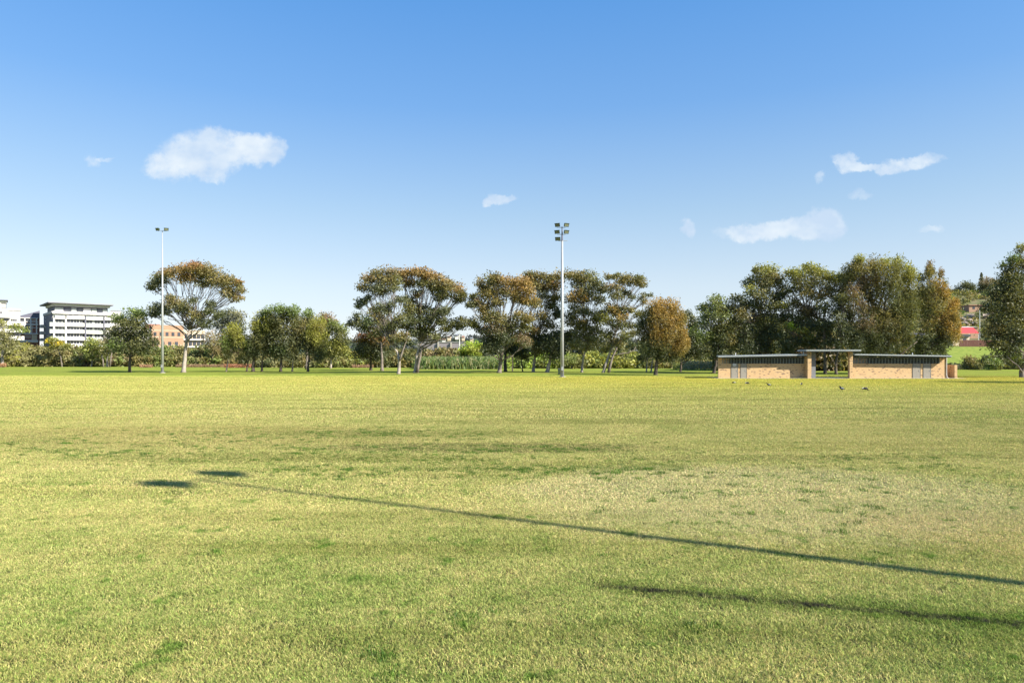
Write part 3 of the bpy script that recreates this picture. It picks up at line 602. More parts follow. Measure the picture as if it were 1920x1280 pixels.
tree('casuarina_tree', 'golden orange casuarina with ragged top at the right end of the brick building', [(1730,699),(1731,680),(1733,650),(1738,610)],
     [(1745,502,9,9,'br','g'),(1742,515,11,10,'ol','g'),(1763,513,6,9,'br','g'),(1728,522,11,8,'g'),(1750,534,11,8,'ol','g'),(1772,532,6,5,'g'),(1735,548,17,11,'pg','g'),(1758,545,16,11,'or','ol'),(1775,552,10,12,'or','ol'),(1790,568,9,8,'or'),(1780,578,18,12,'or','ol'),(1755,570,20,14,'ol','g'),(1735,580,18,14,'g','dg'),
      (1790,596,12,14,'or','ol'),(1765,600,20,15,'or','ol'),(1742,608,18,14,'ol','dg'),(1782,620,17,13,'or','ol'),(1795,612,7,14,'or'),(1760,628,18,12,'ol','dk'),(1738,638,16,13,'dg','dk'),(1770,640,16,9,'dg','dk'),(1790,632,12,8,'or','ol'),(1728,655,12,9,'dk'),(1762,652,12,8,'dk')],
     kind='cas', bark='bark_dark', r0=.30, d=120, dens=.85)
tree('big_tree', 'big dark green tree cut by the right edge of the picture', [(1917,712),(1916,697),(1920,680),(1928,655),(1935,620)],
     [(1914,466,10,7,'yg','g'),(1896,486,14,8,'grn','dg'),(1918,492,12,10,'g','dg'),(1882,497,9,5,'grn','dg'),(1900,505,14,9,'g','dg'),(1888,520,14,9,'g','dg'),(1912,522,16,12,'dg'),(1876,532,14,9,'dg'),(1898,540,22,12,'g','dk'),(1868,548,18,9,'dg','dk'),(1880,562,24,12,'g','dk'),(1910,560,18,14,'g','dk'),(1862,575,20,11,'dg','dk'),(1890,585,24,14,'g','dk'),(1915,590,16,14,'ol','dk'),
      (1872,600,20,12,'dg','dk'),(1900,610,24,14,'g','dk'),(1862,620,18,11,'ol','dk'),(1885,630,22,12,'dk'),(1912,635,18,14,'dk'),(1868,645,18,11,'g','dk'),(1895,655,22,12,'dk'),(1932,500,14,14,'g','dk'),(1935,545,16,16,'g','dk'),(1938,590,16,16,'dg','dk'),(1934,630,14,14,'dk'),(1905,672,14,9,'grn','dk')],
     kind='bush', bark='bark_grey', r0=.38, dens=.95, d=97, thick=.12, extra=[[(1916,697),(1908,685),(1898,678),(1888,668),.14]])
# trees just out of frame on the right whose shade crosses the lawn beside the building
tree('shade_tree', 'broad dark tree outside the right edge, shading the lawn by the building', [(2120,720),(2120,700),(2120,670)],
     [(2070,575,44,22,'g','dk'),(2130,570,46,24,'g','dk'),(2080,615,44,20,'dg','dk'),(2150,615,46,22,'dg','dk'),(2190,580,40,22,'g','dk'),(2110,535,40,18,'g','dk'),(2170,540,36,18,'g','dk')], kind='bush', bark='bark_dark', r0=.45, dens=.3, leaf=.4)

# left background trees
tree('yellow_gum', 'sparse pale green young gum at the left edge of the picture', [(4,690),(5,665),(6,645)], [(2,605,10,9,'yg','pg'),(10,630,15,12,'pg','g'),(30,614,16,8,'yg','lg'),(45,620,9,6,'lg'),(12,650,18,12,'pg','g'),(-12,630,20,26,'pg','g'),(24,640,14,10,'pg','g')], d=215, bark='bark_pale', r0=.5, dens=.45)
tree('wattle_tree', 'yellow flowering wattle in the hedge below the big apartment block', [(117,690),(114,670),(108,655)], [(92,641,9,5,'yl','yg'),(108,645,14,5,'yl','yg'),(100,637,14,5,'yg','g'),(120,650,13,6,'yg','g'),(96,651,14,6,'g')], d=222, kind='bush', bark='bark_grey', r0=.2, dens=.7)
tree('poplar_tree', 'yellow green young tree rising from the hedge right of the wattle', [(171,688),(172,675),(174,660)], [(173,641,13,8,'yg','lg'),(182,650,15,10,'lg','g'),(168,655,12,10,'yg','lg'),(186,664,10,9,'yg','g'),(170,668,10,8,'lg','g')], d=222, kind='bush', bark='bark_pale', r0=.22, dens=.7)
tree('pale_stem_tree', 'slim tree with several pale twisted stems in front of the hedge', [(201,688),(202,675),(205,660)], [(200,640,13,9,'br','pg'),(212,652,12,9,'dg'),(196,660,10,8,'pg','g')], d=218, kind='bush', bark='bark_pale', r0=.35, dens=.6, extra=[[(206,688),(208,670),(211,655),.3],[(194,688),(193,675),(190,660),.3]])
tree('round_shrub', 'vivid lime green rounded shrub beside the reeds', [(882,690),(882,678)], [(870,658,14,8,'bright','yg'),(884,652,18,9,'bright','yg'),(896,656,11,8,'bright','yg'),(882,664,20,7,'bright','grn')], d=190, kind='bush', cat='shrub', dens=1.1)
tree('round_shrub', 'green bush under the gap between two gums right of the near pole', [(1072,690),(1072,684)], [(1068,676,15,8,'lg','g'),(1082,680,12,6,'g')], d=180, kind='bush', cat='shrub', dens=1.0)
tree('dark_shrub', 'rounded olive bush below the grassy bank, left of two', [(1824,697),(1824,690)], [(1822,676,15,9,'ol','g'),(1824,688,18,8,'g','dg')], d=165, kind='bush', cat='shrub')
tree('dark_shrub', 'bright green rounded bush below the bank, right of two', [(1861,698),(1861,690)], [(1862,680,13,9,'grn','g'),(1856,690,15,7,'grn','dg')], d=160, kind='bush', cat='shrub')

# ------------------------------------------------------------------ shrubberies along the back of the park
def hedge(name, label, segs, d, dens=1.0, leaf=.80, cat='shrubbery', kind='bush'):
    """segs: (px0, px1, topy, botd, palettes)"""
    P_, C_ = [], []
    for (x0, x1, ty0, ty1, pals) in segs:
        n = int((x1-x0)/5)+1
        for k in range(n):
            for row in range(4):
                px = x0+(x1-x0)*(k+random.random())/n; dd = d + row*3.0 + random.uniform(-2.5, 2.5)
                ty = ty0+(ty1-ty0)*(k/n) + random.gauss(0, 3.0)
                top = CAMH+(YH-ty)/F*dd
                top *= (.55, .8, .95, 1.0)[row]*random.uniform(.85, 1.05)
                w = random.uniform(1.3, 2.4); col = np.array(PAL[random.choice(pals)]); col2 = np.array(PAL[random.choice(pals)])
                X = (px-960)/F*dd
                nl = int(dens*110)
                h2 = top/2
                nz = max(1, int(round(top/2.2)))
                for j in range(nz):
                    zc = top*(j+.6)/nz - .3
                    pp = puff_points((X+random.gauss(0, .5), dd, zc), (w, w, top/nz*.62), nl, False)
                    pp[:, 2] = np.maximum(pp[:, 2], .08); P_.append(pp)
                    t = RNG.random((len(pp), 1)); C_.append(col*t+col2*(1-t))
    pos = np.concatenate(P_); TRI[0] += 2*len(pos)
    me = leaf_mesh(name, pos, np.concatenate(C_), leaf, .5)
    return tag(link(name, me, M['shrub']), label, cat, kind='stuff')
hedge('shrubbery', 'long olive brown shrubbery hiding the foot of the apartment blocks', [(-60,60,648,650,['ol','g','pg','yg','pg']),(60,140,650,650,['pg','ol','g','pg']),(140,250,650,652,['pg','g','br','lg']),(250,330,648,650,['ol','g','lg','grn']),(330,420,652,650,['pg','ol','lg']),(420,470,656,662,['pg','ol','br'])], 226, dens=1.0)
hedge('shrubbery', 'mixed green shrubbery behind the row of small casuarinas', [(470,620,662,665,['g','ol','pg','dg']),(600,700,655,660,['yg','g','ol','lg']),(700,800,662,652,['g','ol','dg']),(800,860,655,650,['g','ol','br'])], 205, dens=1.0)
hedge('shrubbery', 'low green undergrowth filling the reed bed', [(786,940,674,672,['lg','g','grn'])], 184, dens=1.0)
hedge('shrubbery', 'bright green shrubbery seen under the crowns of the middle gums', [(925,1060,668,660,['lg','bright','grn','g']),(1060,1200,662,660,['lg','yg','yg','g']),(1200,1360,664,660,['lg','g','ol','dg'])], 188, dens=1.1)
hedge('shrubbery', 'shaded thicket behind the brick building', [(1360,1500,655,650,['dg','dk','g']),(1500,1600,655,655,['lg','g','bright','grn']),(1600,1690,655,655,['dg','g'])], 170, dens=1.1)
hedge('shrubbery', 'dark blue green thicket at the foot of the grassy bank', [(1780,1850,682,684,['dg','dk','bg']),(1850,2100,668,660,['dk','dg','dg','g'])], 172, dens=1.0)
# wood behind, haze blue mixed into its 'far' leaves
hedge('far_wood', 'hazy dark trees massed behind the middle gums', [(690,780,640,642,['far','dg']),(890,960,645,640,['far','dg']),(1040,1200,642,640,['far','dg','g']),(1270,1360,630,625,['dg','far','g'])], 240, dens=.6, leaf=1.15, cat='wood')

hedge('dark_wood', 'dark wood closing the view behind the brick building', [(1350,1450,606,590,['dk','dg','g']),(1450,1560,596,600,['dk','dg','br']),(1560,1700,600,606,['dk','dg','ol']),(1700,1760,630,640,['dk','dg'])], 150, dens=.75, leaf=.75, cat='wood')
# reeds: long arching blades
def reeds():
    P_ = []; F_ = []; C_ = []
    for i in range(9000):
        px = random.uniform(788, 938); dd = random.uniform(172, 196); X = (px-960)/F*dd
        h = random.uniform(1.0, 3.6)*(.55+.5*math.sin(px*.09+dd*.3)**2); a = random.uniform(0, 6.28); lean = random.uniform(.3, 1.3)*h*.75
        dxy = Vector((math.cos(a), math.sin(a)*.5, 0)); w = random.uniform(.04, .11); lean *= random.choice((.6, 1.0, 1.7))
        side = Vector((-dxy.y, dxy.x, 0)).normalized()
        if abs(side.x) < .3: side = Vector((1, 0, 0))
        b = Vector((X, dd, 0)); o = len(P_)
        p = [b, b+dxy*lean*.3+Vector((0, 0, h*.6)), b+dxy*lean*.75+Vector((0, 0, h*.92)), b+dxy*lean*1.3+Vector((0, 0, h*.82))]
        for q, ww in zip(p, (w, w*1.3, w, .01)): P_ += [tuple(q-side*ww), tuple(q+side*ww)]
        for k in range(3): F_.append((o+2*k, o+2*k+1, o+2*k+3, o+2*k+2))
        c = random.choice([(.13, .20, .07), (.18, .26, .08), (.09, .14, .06), (.27, .30, .13), (.38, .36, .20), (.20, .27, .10)])
        C_ += [(*c, 1)]*8
    me = bpy.data.meshes.new('reeds'); me.from_pydata(P_, [], F_); me.update()
    ca = me.color_attributes.new('tint', 'FLOAT_COLOR', 'POINT'); ca.data.foreach_set('color', np.array(C_, dtype=float).ravel())
    tag(link('reeds', me, M['shrub']), 'dense bed of tall arching green reeds between the central gums', 'reeds', kind='stuff')
reeds()
def dry_fringe():
    P_, C_ = [], []
    for (x0, x1, d, h, c) in ((420,476,200,1.0,(.36,.17,.10)),(0,12,212,1.2,(.42,.24,.14)),(262,286,205,.8,(.40,.24,.15)),(330,420,212,.8,(.30,.20,.12)),(1280,1340,165,2.0,(.42,.36,.22)),(1262,1300,168,1.6,(.3,.33,.1)),(660,700,200,.8,(.34,.22,.14))):
        n = int((x1-x0)*38); px = RNG.uniform(x0, x1, n); dd = d+RNG.uniform(-2, 4, n)
        P_.append(np.stack([(px-960)/F*dd, dd, RNG.uniform(.1, h, n)], 1)); C_.append(np.tile(np.array(c), (n, 1))*RNG.uniform(.7, 1.2, (n, 1)))
    me = leaf_mesh('dry_grass', np.concatenate(P_), np.concatenate(C_), .5, .25, hang=.5)
    tag(link('dry_grass', me, M['shrub']), 'low fringe of reddish dry grass at the foot of the shrubbery', 'dry grass', kind='stuff')
dry_fringe()

# distant ridge wood, hill bushes
def scatter_wood(name, label, pts, cols, leaf, per, r, kind='stuff', cat='wood'):
    P_, C_ = [], []
    for p, c in zip(pts, cols):
        rr = r*random.uniform(.7, 1.3); pp = puff_points(p, (rr, rr, rr*.75), per, True); P_.append(pp); C_.append(np.tile(np.array(c), (per, 1)))
    me = leaf_mesh(name, np.concatenate(P_), np.concatenate(C_), leaf, .55); TRI[0] += 2*len(me.polygons)
    return tag(link(name, me, M['shrub']), label, cat, kind=kind)
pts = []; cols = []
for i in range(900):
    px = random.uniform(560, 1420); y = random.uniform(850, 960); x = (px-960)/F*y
    pts.append((x, y, ridge_h(x, y)+2.2)); cols.append(random.choice([PAL['far'], (.06, .075, .05), (.045, .055, .06), (.09, .085, .06)]))  # bluish leaf colours carry the haze over the ridge
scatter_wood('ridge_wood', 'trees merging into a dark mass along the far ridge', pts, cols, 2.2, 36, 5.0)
pts = []; cols = []
for i in range(520):
    px = random.uniform(1690, 1990); y = random.uniform(272, 470); x = (px-960)/F*y
    if 1808 < px < 1850 and 350 < y < 385: continue
    if 1775 < px < 1845 and 300 < y < 345 and random.random() < .7: continue
    pts.append((x, y, hill_h(x, y)+1.0)); cols.append(random.choice([PAL['g'], PAL['ol'], PAL['grn'], PAL['yg'], PAL['dg'], PAL['pg'], PAL['bg']]))
scatter_wood('hillside_scrub', 'olive and green scrub covering the hillside above the bank', pts, cols, .95, 70, 2.7)
def hp(px, d, dz=0): x = (px-960)/F*d; return (x, d, hill_h(x, d)+dz)
def hill_tree(name, label, px, d, blobs, **kw):
    x, y, z = hp(px, d); py = YH-(z-CAMH)*F/d
    tree(name, label, [(px, py+2), (px, py-6), (px+1, py-14)], blobs, d=d, kind='bush', leaf=.85, dens=.9, **kw)
hill_tree('skyline_tree', 'rounded hazy tree on the hill shoulder right of the golden casuarina', 1752, 400, [(1750,550,14,9,'bg','dg'),(1762,562,14,10,'bg','g'),(1740,560,12,10,'bg','dg')])
hill_tree('skyline_tree', 'umbrella shaped dark tree on the hilltop with sky under its crown', 1812, 430, [(1806,536,10,6,'bg','dg'),(1818,534,11,6,'bg','dg'),(1824,542,7,6,'bg','dg'),(1802,546,9,7,'bg','dg')], r0=.5)
hill_tree('skyline_tree', 'tall brown topped round tree on the hilltop', 1852, 430, [(1850,530,12,9,'br','bg'),(1862,534,10,9,'ol','bg'),(1842,540,9,9,'bg','dg'),(1856,548,16,11,'bg','dg'),(1838,552,10,9,'bg','dg')], r0=.6)
hill_tree('skyline_tree', 'dark tree on the skyline against the crown of the big right tree', 1882, 430, [(1878,534,12,10,'bg','dg'),(1895,545,15,12,'bg','dg'),(1875,550,14,10,'g','dg')], r0=.5)
def pine():
    x, y, z = hp(1840, 440); root = empty('norfolk_pine', (x, y, z), label='thin dark conifer spire standing highest on the hill skyline', cat='tree')
    top = P(1840, 514, 440).z
    MB().tube([(x, y, z-.3), (x, y, (z+top)/2), (x, y, top)], [.4, .25, .08], 6).obj('trunk', M['bark_dark'], root)
    P_ = []
    n = 900
    t = RNG.random(n); a = RNG.uniform(0, 6.28, n); rr = (1-t)**.8*2.6*RNG.random(n)**.5+.1
    pos = np.stack([x+np.cos(a)*rr, y+np.sin(a)*rr, z+2+(top-z-1)*t], 1)
    link('crown', leaf_mesh('crown', pos, np.tile(np.array(PAL['bg']), (n, 1)), .8, .5), M['leaf'], root)
pine()

# ------------------------------------------------------------------ floodlight poles
def flood_head(root, at, yaw, tilt, w=.78, h=.50, lit=False):
    b = MB()
    Mx = Matrix.Translation(at) @ Matrix.Rotation(yaw, 4, 'Z') @ Matrix.Rotation(tilt, 4, 'X')
    q = [(-w/2, 0, -h/2), (w/2, 0, -h/2), (w/2, 0, h/2), (-w/2, 0, h/2)]; k = [(-w*.32, .36, -h*.3), (w*.32, .36, -h*.3), (w*.32, .36, h*.3), (-w*.32, .36, h*.3)]
    b.add([Mx @ Vector(p) for p in q+k], [(0,1,2,3)[::-1], (4,5,6,7), (0,1,5,4), (1,2,6,5), (2,3,7,6), (3,0,4,7)])
    b.box(-w/2-.03, w/2+.03, -.05, .0-.002, h/2-.02, h/2+.04, Mx)
    b.box(-.1, .1, .36, .5, -.1, .1, Mx)
    o = b.obj('floodlight', M['lamp_dark'], root)
    g_ = MB(); g_.box(-w/2+.09, w/2-.09, -.025, -.006, -h/2+.08, h/2-.08, Mx)
    me = g_.mesh('lamp_glass'); gl = link('lamp_glass', me, M['lamp_glass'], o)
    return o
def pole(px, py, top_py, r0, r1, label, base=None, heads=(), arms=(), top=None, name='floodlight_pole'):
    d = gd(py) if base is None else base[1]
    b = G(px, py) if base is None else Vector(base)
    ztop = P(px, top_py, d).z if top is None else top
    root = empty(name, b, label=label, cat='floodlight pole')
    MB().tube([b, b+Vector((0, 0, ztop*.5)), b+Vector((0, 0, ztop))], [r0, (r0+r1)/2, r1], 16).obj('pole', M['steel'], root, smooth=True)
    MB().tube([b, b+Vector((0, 0, .12))], [r0*1.9, r0*1.9], 12).obj('base_plate', M['concrete'], root)
    bx = MB(); bx.box(b.x-.12, b.x+.12, b.y-r0-.1, b.y-r0+.05, 1.0, 1.5); bx.obj('hatch', M['steel'], root)
    for (z, x0, x1) in arms:
        MB().tube([b+Vector((x0, 0, z)), b+Vector((0, 0, z)), b+Vector((x1, 0, z))], [.035, .05, .035], 6).obj('crossarm', M['steel'], root)
    for (x, z, yaw, tilt) in heads:
        flood_head(root, b+Vector((x, -.15, z)), yaw, tilt)
    return root
dC = gd(707); s = dC/F
zt = P(1053, 424, dC).z
zz = lambda py: P(0, py, dC).z
rc = pole(1054, 707, 452, .27, .15, 'nearer tall grey floodlight pole with five dark lamps at centre of the field',
     arms=[(zz(426.5), -10*s, 7*s), (zz(439.5), -9*s, 7*s), (zz(451.5), -7*s, 10*s)],
     heads=[(-9*s, zz(422.5), R(-25), R(22)), (8.2*s, zz(422.5), R(25), R(22)), (-9.5*s, zz(435.5), R(-25), R(22)), (8*s, zz(435.5), R(25), R(22)), (-8.2*s, zz(448.5), R(-15), R(22))])
b0 = G(1054, 707)
MB().tube([b0+Vector((0, 0, zz(452))), b0+Vector((0, 0, zz(440))), b0+Vector((-.02, 0, zz(425)))], [.13, .10, .06], 10).obj('mast_head', M['apt_slate'], rc)
dL = gd(699); sL = dL/F; zl = P(0, 433, dL).z
pole(304.5, 699, 434, .27, .07, 'farther tall grey floodlight pole with two lamps on the left before the umbrella gum', arms=[(zl, -8*sL, 8*sL)],
     heads=[(-9*sL, P(0, 430.5, dL).z, R(-20), R(22)), (8*sL, P(0, 430.5, dL).z, R(30), R(22))])
# the pole whose shadow crosses the foreground stands outside the frame on the right
Hs = 20.0; Ls = Hs/math.tan(SUN_EL)
hb = Vector((-7.0, 15.15, 0)) + Vector((SX, SY, 0))*Ls
rs = pole(0, 0, 0, .17, .05, 'floodlight pole outside the frame on the right, throwing the long thin shadow over the grass', base=(hb.x, hb.y, 0), top=Hs)
ad = Vector((.42, .91, 0)); at_ = Vector((hb.x, hb.y, Hs-.05))
MB().tube([at_-ad*.75, at_+ad*.75], [.035, .035], 6).obj('crossarm', M['steel'], rs)
for sg in (-1, 1): flood_head(rs, at_+ad*.72*sg+Vector((0, 0, .1)), R(-60), R(20), .60, .85)

# ------------------------------------------------------------------ brick amenities block
dB = gd(709.3); sB = dB/F
def bx(px): return (px-960)*sB
def bz(py): return CAMH-(py-YH)*sB
org = Vector((bx(1550), dB, 0))
am = empty('amenities_block', org, label='long low cream brick amenities block with a tall central portal and grey doors', cat='building')
y0 = dB
DEP = 4.6
def wing(xa, xb, side):
    b = MB(); b.box(bx(xa), bx(xb), y0, y0+.24, 0, bz(681.5)); b.obj('brick_wall', M['brick'], am)
    xi = bx(xa)+(2.6 if side > 0 else 1.55)
    MB().box(xi, bx(xb), y0+.243, y0+DEP, 0, bz(669)).obj('rear_rooms', M['brick_dark'], am)
    MB().box(xi+.02, bx(xb)-.02, y0+.225, y0+.241, bz(681.5)+.003, bz(669)-.003).obj('shade_panel', M['void_shade'], am)  # near-black panel stands in for the unlit space behind the screen
    # vent screen: open grid of blocks above the brickwork
    xs0, xs1 = (bx(xa)+.55, bx(xb)-.02) if side < 0 else (bx(xa)+.25, bx(xb)-.9)
    zb, zt_ = bz(681.3)+.004, bz(671.5)
    n = 28
    g_ = MB()
    for i in range(n+1):
        x = xs0+(xs1-xs0)*i/n; g_.box(x-.035, x+.035, y0+.02, y0+.22, zb, zt_)
    for j in range(4):
        z = zb+(zt_-zb)*j/3; g_.box(xs0-.03, xs1+.03, y0+.03, y0+.20, z-.028+(.03 if j == 0 else 0), z+.028)
    g_.obj('vent_screen', M['screen'], am)
    if side < 0: MB().box(bx(xa), xs0-.04, y0+.001, y0+.24, zb, bz(669.5)).obj('brick_pier', M['brick'], am)
    else:
        MB().box(xs1+.04, bx(xb), y0+.001, y0+.24, zb, bz(669.5)).obj('brick_pier', M['brick'], am)
        MB().box(bx(xa), xs0-.04, y0+.001, y0+.24, zb, bz(669.5)).obj('brick_pier', M['brick'], am)
    MB().box(bx(xa), bx(xb), y0+.002, y0+.26, bz(671.5)+.03, bz(669.3)).obj('lintel', M['fascia'], am)
wing(1347, 1508, -1); wing(1592, 1774, 1)
# roofs: low pitch thin metal with dark soffit
def roof(xa, xb, za, zb, name='roof', over=1.12):
    ya, yb = y0-over, y0+DEP+.4
    b = MB(); t = .14; xr = xa+(2.7 if xa > bx(1590) else 1.6)
    b.hexa([(xa, ya, za), (xb, ya, zb), (xb, yb, zb+.1), (xr, yb, za+.1)], [(xa, ya, za+t), (xb, ya, zb+t), (xb, yb, zb+t+.1), (xr, yb, za+t+.1)])
    o = b.obj(name, M['roofmetal'], am)
    f = MB(); f.hexa([(xa+.06, ya+.08, za-.12), (xb-.06, ya+.08, zb-.12), (xb-.06, yb-.1, zb-.02), (xr+.06, yb-.1, za-.02)], [(xa+.06, ya+.08, za-.003), (xb-.06, ya+.08, zb-.003), (xb-.06, yb-.1, zb+.097), (xr+.06, yb-.1, za+.097)])
    link('soffit', f.mesh('soffit'), M['fascia'], o)
    r = MB(); n = int((xb-xa)/.38)
    for i in range(n):
        x = xa+(xb-xa)*(i+.5)/n; z = za+(zb-za)*(i+.5)/n
        r.box(x-.03, x+.03, ya+.02, (yb-.02 if x > xr else ya+1.2), z+t+.0-.02, z+t+.045+.0)
    link('roof_ribs', r.mesh('roof_ribs'), M['roofmetal'], o)
roof(bx(1342), bx(1507), bz(669.3), bz(666.3)); roof(bx(1594), bx(1775), bz(665.5), bz(668.6))
# portal
PZ = bz(659.5)
MB().box(bx(1508)+.01, bx(1515), y0-1.05, y0+.9, 0, PZ).obj('portal_pier', M['brick'], am)
MB().box(bx(1586), bx(1592)-.01, y0-1.05, y0-.55, 0, PZ).obj('portal_pier', M['brick'], am)
MB().box(bx(1515)+.02, bx(1527.5), y0-.3, y0-.05, 0.06, PZ-.003).obj('inner_wall', M['render_dark'], am)
b = MB(); b.box(bx(1501.5), bx(1602), y0-1.7, y0+1.0, PZ+.003, PZ+.10); o = b.obj('portal_roof', M['fascia'], am)
b = MB(); b.box(bx(1501), bx(1602.5), y0-1.75, y0+1.05, PZ+.103, PZ+.25)
for i in range(34): x = bx(1501)+(bx(1603)-bx(1501))*(i+.5)/34; b.box(x-.04, x+.04, y0-1.77, y0+1.0, PZ+.22, PZ+.29)
link('roof_sheet', b.mesh('roof_sheet'), M['roofmetal'], o)
MB().box(bx(1511)-.1, bx(1511)+.1, y0-1.15, y0-1.051, bz(664), bz(662.2)).obj('wall_light', M['fascia'], am)
MB().tube([(bx(1503.3), y0-.6, bz(666)), (bx(1503.3), y0-.6, PZ)], [.05, .05], 8).obj('vent_pipe', M['white'], am)
# doors with recessed frames and sign
for i, (xa, xb) in enumerate(((1371.5, 1383), (1389, 1399.5), (1711.5, 1725), (1731.5, 1744.5))):
    MB().box(bx(xa)-.06, bx(xa)-.001, y0-.05, y0-.002, 0, bz(681.2)).obj('door_frame', M['door_frame'], am)
    MB().box(bx(xb)+.001, bx(xb)+.06, y0-.05, y0-.002, 0, bz(681.2)).obj('door_frame', M['door_frame'], am)
    dr = MB(); dr.box(bx(xa), bx(xb), y0-.035, y0-.003, .03, bz(681.0)); dr = dr.obj('door', M['door'], am)
    h = MB(); xx = bx(xb)-.12; h.box(xx-.03, xx+.03, y0-.075, y0-.037, .95, 1.12); link('door_handle', h.mesh('door_handle'), M['steel'], dr)
    if i == 0:
        sg = MB(); sg.box(bx(1374.2), bx(1380.2), y0-.055, y0-.037, bz(685.8), bz(681.8)); sg = link('door_sign', sg.mesh('door_sign'), M['white'], dr)
tk = MB()
for (a, c) in ((1374.8, 1376.6), (1377.0, 1378.2), (1378.6, 1379.6)): tk.box(bx(a), bx(c), y0-.060, y0-.056, bz(684.2), bz(683.2))
tk.obj('sign_lettering', M['signink'], am)
# drain pipes, plinth, return wall
for px_, f_ in ((1592.8, 0), (1774.2, 1)):
    pts_ = [(bx(px_), y0-.07, bz(667.5)), (bx(px_), y0-.07, bz(702)), (bx(px_+ (0 if not f_ else .6)), y0-.07, bz(706)), (bx(px_+(0 if not f_ else 3)), y0-.10, bz(709))]
    MB().tube(pts_, [.055]*4, 8).obj('downpipe', M['white'], am)
MB().box(bx(1342), bx(1800), y0-1.5, y0+DEP+.5, -.02, .05).obj('concrete_apron', M['concrete'], am)
wl = empty('brick_return_wall', (bx(1785), y0, 0), label='short brick privacy wall at the right end of the amenities block', cat='wall')
MB().box(bx(1775)+.06, bx(1789), y0+2.6, y0+2.85, 0.05, bz(684.5)).obj('back_wall', M['brick_dark'], wl)
MB().box(bx(1789)+.002, bx(1794), y0-.1, y0+2.9, 0.05, bz(684.0)).obj('end_pier', M['brick'], wl)
for px_ in (1723, 1386): MB().tube([(bx(px_), y0+1.5, bz(668)), (bx(px_), y0+1.5, bz(661))], [.05, .05], 8).obj('vent_pipe', M['white'], am)

